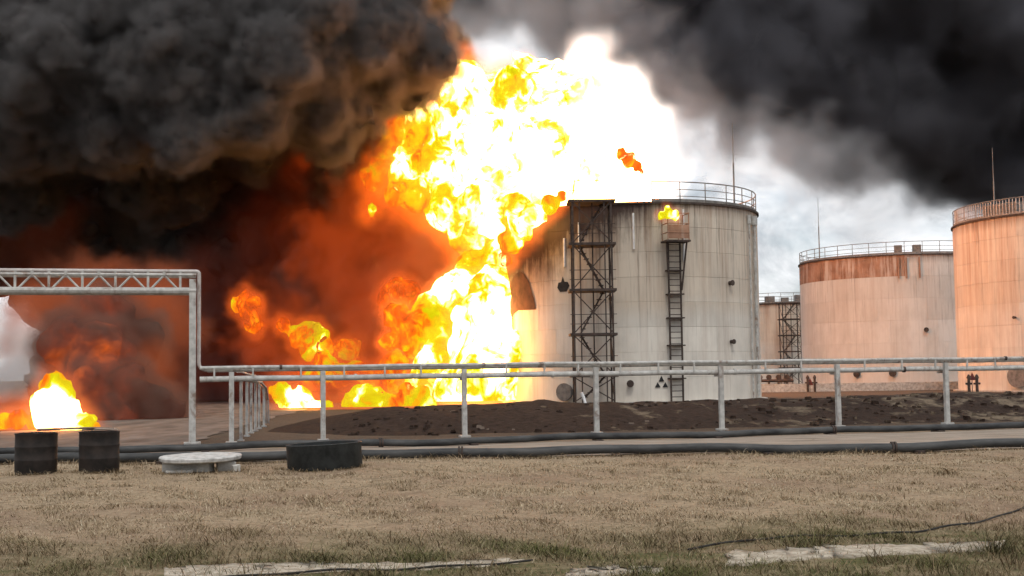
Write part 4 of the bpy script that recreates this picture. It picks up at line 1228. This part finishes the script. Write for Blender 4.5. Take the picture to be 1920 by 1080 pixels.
mb = MB().lathe([(.001, 0), (.72, 0.0), (.75, .02), (.76, .07), (.74, .09), (.3, .10), (.001, .10)], 40, wob=lambda th, z: .03 * math.sin(2 * th) + .02 * math.sin(5 * th + 1) + .008 * math.sin(13 * th))
o = mb.build('concrete_slab', M['white_conc'], None, (sc_.x, sc_.y, sc_.z + .195), (.02, -.012, .4))
tag(o, 'round whitewashed concrete slab propped on broken blocks beside the pipeline', 'slab')

# broken concrete strips at the near edge of the lawn (pieces of an old path)
STRIPS = []
def strip(pts_a, pts_b, label, seed):
    rng = np.random.default_rng(seed)
    A = np.array([gnd(*p)[:2] for p in pts_a]); B = np.array([gnd(*p)[:2] for p in pts_b])
    STRIPS.append((A, B))
    n = 40
    u = np.linspace(0, 1, n)
    pa = np.stack([np.interp(u, np.linspace(0, 1, len(A)), A[:, k]) for k in (0, 1)], -1) + rng.normal(0, .07, (n, 2))
    pb = np.stack([np.interp(u, np.linspace(0, 1, len(B)), B[:, k]) for k in (0, 1)], -1) + rng.normal(0, .035, (n, 2))
    w = np.linspace(0, 1, 5)
    P = pa[:, None] * (1 - w[None, :, None]) + pb[:, None] * w[None, :, None]
    Z = bump2(P[..., 0], P[..., 1]) + .012 + rng.normal(0, .004, P.shape[:2])
    top = np.dstack([P, Z]).reshape(-1, 3); bot = top.copy(); bot[:, 2] -= .12
    k = np.arange(n * 5).reshape(n, 5); o_ = n * 5
    f = np.stack([k[:-1, :-1], k[1:, :-1], k[1:, 1:], k[:-1, 1:]], -1).reshape(-1, 4)
    sides = [np.stack([k[:-1, 0], k[:-1, 0] + o_, k[1:, 0] + o_, k[1:, 0]], -1), np.stack([k[1:, -1], k[1:, -1] + o_, k[:-1, -1] + o_, k[:-1, -1]], -1),
             np.stack([k[0, 1:], k[0, 1:] + o_, k[0, :-1] + o_, k[0, :-1]], -1), np.stack([k[-1, :-1], k[-1, :-1] + o_, k[-1, 1:] + o_, k[-1, 1:]], -1)]
    o = link('concrete_strip', np_mesh('concrete_strip', np.concatenate([top, bot]), np.concatenate([f] + sides), M['strip'], False))
    return tag(o, label, 'concrete strip')
M['strip'] = simple('sandy_worn_concrete', (0.24, 0.20, 0.145), (0.50, 0.44, 0.35), 9.0, .95, bump=.6)
strip([(300, 1062), (640, 1046), (985, 1042)], [(300, 1100), (640, 1066), (985, 1050)], 'sandy worn concrete strip sunk in the grass at bottom left', 1)
strip([(1060, 1066), (1150, 1058), (1240, 1062)], [(1060, 1078), (1150, 1072), (1240, 1068)], 'small pale concrete patch at the bottom centre', 2)
strip([(1345, 1040), (1600, 1024), (1880, 1012)], [(1345, 1056), (1600, 1046), (1880, 1026)], 'long pale concrete strip sunk in the grass at bottom right', 3)

def ground_line(name, pts, r, label):
    P = [gnd(*p) for p in pts]
    out = []
    for i in range(len(P) - 1):
        for t in np.linspace(0, 1, 14, endpoint=False):
            q = P[i] * (1 - t) + P[i + 1] * t
            out.append((q[0], q[1], bump2(q[0], q[1]) + .012 + r + .008 * math.sin(q[0] * 7)))
    tag(MB().tube(out, r, 8).build(name, M['cable']), label, 'cable')
ground_line('cable', [(400, 1090), (640, 1068), (860, 1056), (1010, 1050)], .010, 'dark cable lying along the sandy concrete strip at bottom left')
ground_line('cable', [(1290, 1028), (1450, 1012), (1600, 1004), (1720, 996), (1800, 982), (1880, 958), (1990, 930)], .011, 'dark cable snaking over the grass at bottom right')

# leaning white bent pipe on the embankment
P = [at(1090, 736, 44), at(1094, 745, 44), at(1099, 760, 43.9), at(1104, 772, 43.8)]
wp = tag(empty('bent_pipe', P[-1]), 'bent white pipe sticking up from the embankment beside a rack post', 'pipe')
rbuild(MB().tube(P, .055, 8), 'upper_length', M['white'], wp)
rbuild(MB().tube([P[-1], at(1104, 800, 43.8)], .05, 8), 'lower_length', M['white'], wp)

# bund wall, hydrant posts and valve manifold before the right-hand tanks
bw = at(1690, 750, 98)
o = MB().box((0, 0, .3), (26, .35, .62)).build('bund_wall', M['concrete'], None, (at(1700, 700, 98)[0], 98, 0), (0, 0, .05)); tag(o, 'low pale concrete bund wall at the foot of the right-hand tanks', 'wall')
def hydrant(px, Y, label, z=0.0, h=1.25):
    b = at(px, 700, Y); root = tag(empty('hydrant_post', (b[0], Y, z)), label, 'hydrant', 'dark hydrant posts before the tanks')
    MB().tube([(0, 0, 0), (0, 0, h * .8)], .09, 10).build('post', M['dark_steel'], root)
    MB().tube([(0, 0, h * .8), (0, 0, h * .86), (0, 0, h)], [.13, .13, .05], 10).build('cap', M['dark_steel'], root)
    MB().tube([(-.2, 0, h * .55), (.2, 0, h * .55)], .06, 8).build('outlet', M['dark_steel'], root)
    return root
hydrant(1514, 96.5, 'left dark hydrant post before the pinkish tank'); hydrant(1527, 96.5, 'right dark hydrant post before the pinkish tank')
hydrant(1816, 78, 'left dark hydrant post before the right edge tank'); hydrant(1831, 78, 'right dark hydrant post before the right edge tank')
def tri_sign(px, py, Y, label, s=.5):
    b = at(px, 700, Y); z = at(px, py, Y)[2]
    root = tag(empty('warning_sign', (b[0], Y, 0)), label, 'sign')
    MB().tube([(0, 0, 0), (0, 0, z)], .03, 6).build('post', M['rail'], root)
    MB().add([(-s / 2, -.04, z - s * .5), (s / 2, -.04, z - s * .5), (0, -.04, z + s * .6), (-s / 2, -.06, z - s * .5), (s / 2, -.06, z - s * .5), (0, -.06, z + s * .6)], [(0, 2, 1), (3, 4, 5), (0, 1, 4, 3), (1, 2, 5, 4), (2, 0, 3, 5)]).build('plate', M['red'], root)
tri_sign(1518, 716, 97, 'red triangular sign above the hydrants at the pinkish tank', .5)
tri_sign(1822, 706, 79, 'red triangular sign before the right edge tank', .45)
mf = at(1450, 752, 100)
man = tag(empty('valve_manifold', (mf[0], 100, 0)), 'dark valve manifold at the foot of the small distant tank', 'manifold')
for i, z in enumerate((.45, .85)):
    MB().tube([(-1.3, 0, z), (1.6, 0, z)], .12, 8).build('header_pipe', M['dark_steel'], man)
for x in (-1.0, -.3, .45, 1.1):
    MB().tube([(x, 0, 0), (x, 0, 1.0)], .1, 8).build('riser', M['dark_steel'], man)
    MB().tube([(x, -.1, 1.12), (x, .1, 1.12)], .2, 12).build('handwheel', M['dark_steel'], man)

# ------------------------------------------------------------------ grass, weeds, stones
def grass():
    rng = np.random.default_rng(5)
    N = 300000
    u = rng.uniform(0, 1, N)
    y = 9.3 * (26.6 / 9.3) ** u                       # denser close by
    x = rng.uniform(-1, 1, N) * (0.44 * y + 1.2)
    # taller tufts: round the drums, tub and slab, along the pipeline, and in scattered clumps
    cx, cy_, cr = [], [], []
    for (ox, oy, r_) in ((dc1[0], dc1[1], .40), (dc2[0], dc2[1], .40), (tub.location.x, tub.location.y, .74), (sc_.x, sc_.y, .8)):
        a_ = rng.uniform(math.pi * .95, math.pi * 2.05, 260); rr_ = r_ + np.abs(rng.normal(0, .06, 260))
        cx.append(ox + rr_ * np.cos(a_)); cy_.append(oy + rr_ * np.sin(a_))
    px_ = rng.uniform(-13, 13, 5200); cx.append(px_); cy_.append(front_y(px_) - .14 - np.abs(rng.normal(0, .12, 5200)))
    for _ in range(420):
        yy = 9.6 * (25.5 / 9.6) ** rng.uniform() ; xx = rng.uniform(-1, 1) * (.44 * yy + 1)
        k_ = rng.integers(14, 60)
        cx.append(xx + rng.normal(0, .09, k_)); cy_.append(yy + rng.normal(0, .09, k_))
    tx, ty = np.concatenate(cx), np.concatenate(cy_)
    tall = np.concatenate([np.zeros(N), np.ones(len(tx))])
    x = np.concatenate([x, tx]); y = np.concatenate([y, ty]); N = len(x)
    ok = np.ones(N, bool)
    def off(cx, cy, r): ok[(x - cx) ** 2 + (y - cy) ** 2 < r * r] = False
    off(dc1[0], dc1[1], .38); off(dc2[0], dc2[1], .37); off(tub.location.x, tub.location.y, .72)
    ok &= y < np.minimum(front_y(x) - 0.05, 99) + rng.uniform(-.3, .35, N)
    big = 0.5 + 0.5 * np.sin(0.8 * x + 1.3 * np.sin(0.5 * y)) * np.sin(0.7 * y + 0.9 * np.sin(.6 * x + 1))
    fine = rng.uniform(0, 1, N)
    near = np.clip((15.0 + 0.12 * x + 1.8 * (big - .5) - y) / 2.2, 0, 1)
    for A_, B_ in STRIPS:
        ya = np.interp(x, A_[:, 0], A_[:, 1]); yb = np.interp(x, B_[:, 0], B_[:, 1])
        ok &= ~((x > A_[0, 0]) & (x < A_[-1, 0]) & (y < np.maximum(ya, yb)) & (y > np.minimum(ya, yb)) & (rng.uniform(0, 1, N) < .86))
    patch = np.sin(1.9 * x + 2 * np.sin(.9 * y)) * np.sin(2.3 * y + 1.5 * np.sin(1.1 * x)) + .5 * np.sin(5.1 * x + 3 * y)
    ok &= (rng.uniform(0, 1, N) < np.clip(.55 + .45 * patch, .08, 1)) | (tall > 0)
    x, y, near, fine, big, patch, tall = (q[ok] for q in (x, y, near, fine, big, patch, tall)); n = len(x)
    green = near * np.clip(.35 + .55 * patch + .3 * rng.normal(0, 1, n), 0, 1)
    green = np.maximum(green, (rng.uniform(0, 1, n) < .04) * .6)
    right = np.clip((x - 2.0) / 3, 0, 1) * np.clip((13.5 - y) / 2, 0, 1)
    h = (.016 + .028 * rng.uniform(0, 1, n) ** 2) * (1 + .8 * near) * (1 + 1.2 * right * (fine > .7)) * (.8 + .5 * np.clip(patch, 0, 1)) * (1 + tall * rng.uniform(.3, 2.6, n))
    w = (.0022 + .0016 * rng.uniform(0, 1, n)) * (y / 10) ** .55
    th = rng.uniform(0, 2 * np.pi, n); lean = rng.uniform(.6, 2.6, n) * h
    z0 = bump2(x, y) - .004
    dx, dy = np.cos(th), np.sin(th); lx, ly = np.cos(th + 1.3), np.sin(th + 1.3)
    V = np.zeros((n, 5, 3), np.float32)
    V[:, 0] = np.stack([x - dx * w, y - dy * w, z0], -1); V[:, 1] = np.stack([x + dx * w, y + dy * w, z0], -1)
    mx, my = x + lx * lean * .35, y + ly * lean * .35
    V[:, 2] = np.stack([mx + dx * w * .8, my + dy * w * .8, z0 + h * .6], -1); V[:, 3] = np.stack([mx - dx * w * .8, my - dy * w * .8, z0 + h * .6], -1)
    V[:, 4] = np.stack([x + lx * lean, y + ly * lean, z0 + h], -1)
    b = np.arange(n)[:, None] * 5
    T = np.concatenate([b + np.array([[0, 1, 2]]), b + np.array([[0, 2, 3]]), b + np.array([[3, 2, 4]])])
    t = NT('dry_grass_blades')
    a1_ = t.n('Attribute', attribute_name='green'); a2_ = t.n('Attribute', attribute_name='tone')
    straw = t.ramp(a2_.outputs['Fac'], [(0, (.12, .08, .043)), (.35, (.28, .206, .125)), (.8, (.43, .335, .22)), (1, (.55, .47, .34))])
    grn = t.ramp(a2_.outputs['Fac'], [(0, (.03, .034, .010)), (.6, (.085, .09, .026)), (1, (.16, .155, .05))])
    mat = t.bsdf(t.mix(a1_.outputs['Fac'], straw, grn), .8, spec=.15)
    me = np_mesh('grass', V.reshape(-1, 3), T, mat)
    tone = np.clip(.55 + .25 * rng.normal(0, 1, n) + .18 * (big - .5) - .35 * near * (1 - green) - .3 * right - .22 * tall, 0, 1)
    for nm, arr in (('green', green), ('tone', tone)):
        at_ = me.attributes.new(nm, 'FLOAT', 'POINT'); at_.data.foreach_set('value', np.repeat(arr, 5).astype(np.float32))
    tag(link('grass', me), 'short dry straw-coloured lawn with greener blades near the camera', 'grass', None, 'stuff')
grass()

def stones():
    rng = random.Random(9)
    ph = [(-1, -1, -1), (1, -1, -1), (1, 1, -1), (-1, 1, -1), (-.7, -.7, 1), (.7, -.7, 1), (.7, .7, 1), (-.7, .7, 1)]
    fc = [(0, 3, 2, 1), (4, 5, 6, 7), (0, 1, 5, 4), (1, 2, 6, 5), (2, 3, 7, 6), (3, 0, 4, 7)]
    for name, mat, count, sizes, label in (('clods', M['earth'], 520, (.03, .04, .05, .06, .08, .11), 'dark broken soil clods scattered over the embankment'), ('rubble', M['road'], 60, (.03, .04, .05, .08), 'scattered pale stones and debris on the dark embankment')):
        mb = MB()
        for i in range(count):
            x = rng.uniform(-5.5, 26); f = rng.uniform(.0, .31)
            Y = 36.9 + x * .24 + max(0, -3 - x) * .9 + (20 + x * .05) * f
            z = np.interp(f, [0, .10, .22, .30], [0, .35, .86, 1]) * (.66 + .006 * x) * min(1, (x + 8.2) / 4.2) ** .8 - .06
            s = rng.choice(sizes)
            mb.add([(x + s * a * rng.uniform(.6, 1.5), Y + s * b * rng.uniform(.6, 1.2), z + .03 + s * .6 * c * rng.uniform(.6, 1.1)) for a, b, c in ph], fc)
        tag(mb.build(name, mat), label, name, None, 'stuff')
stones()
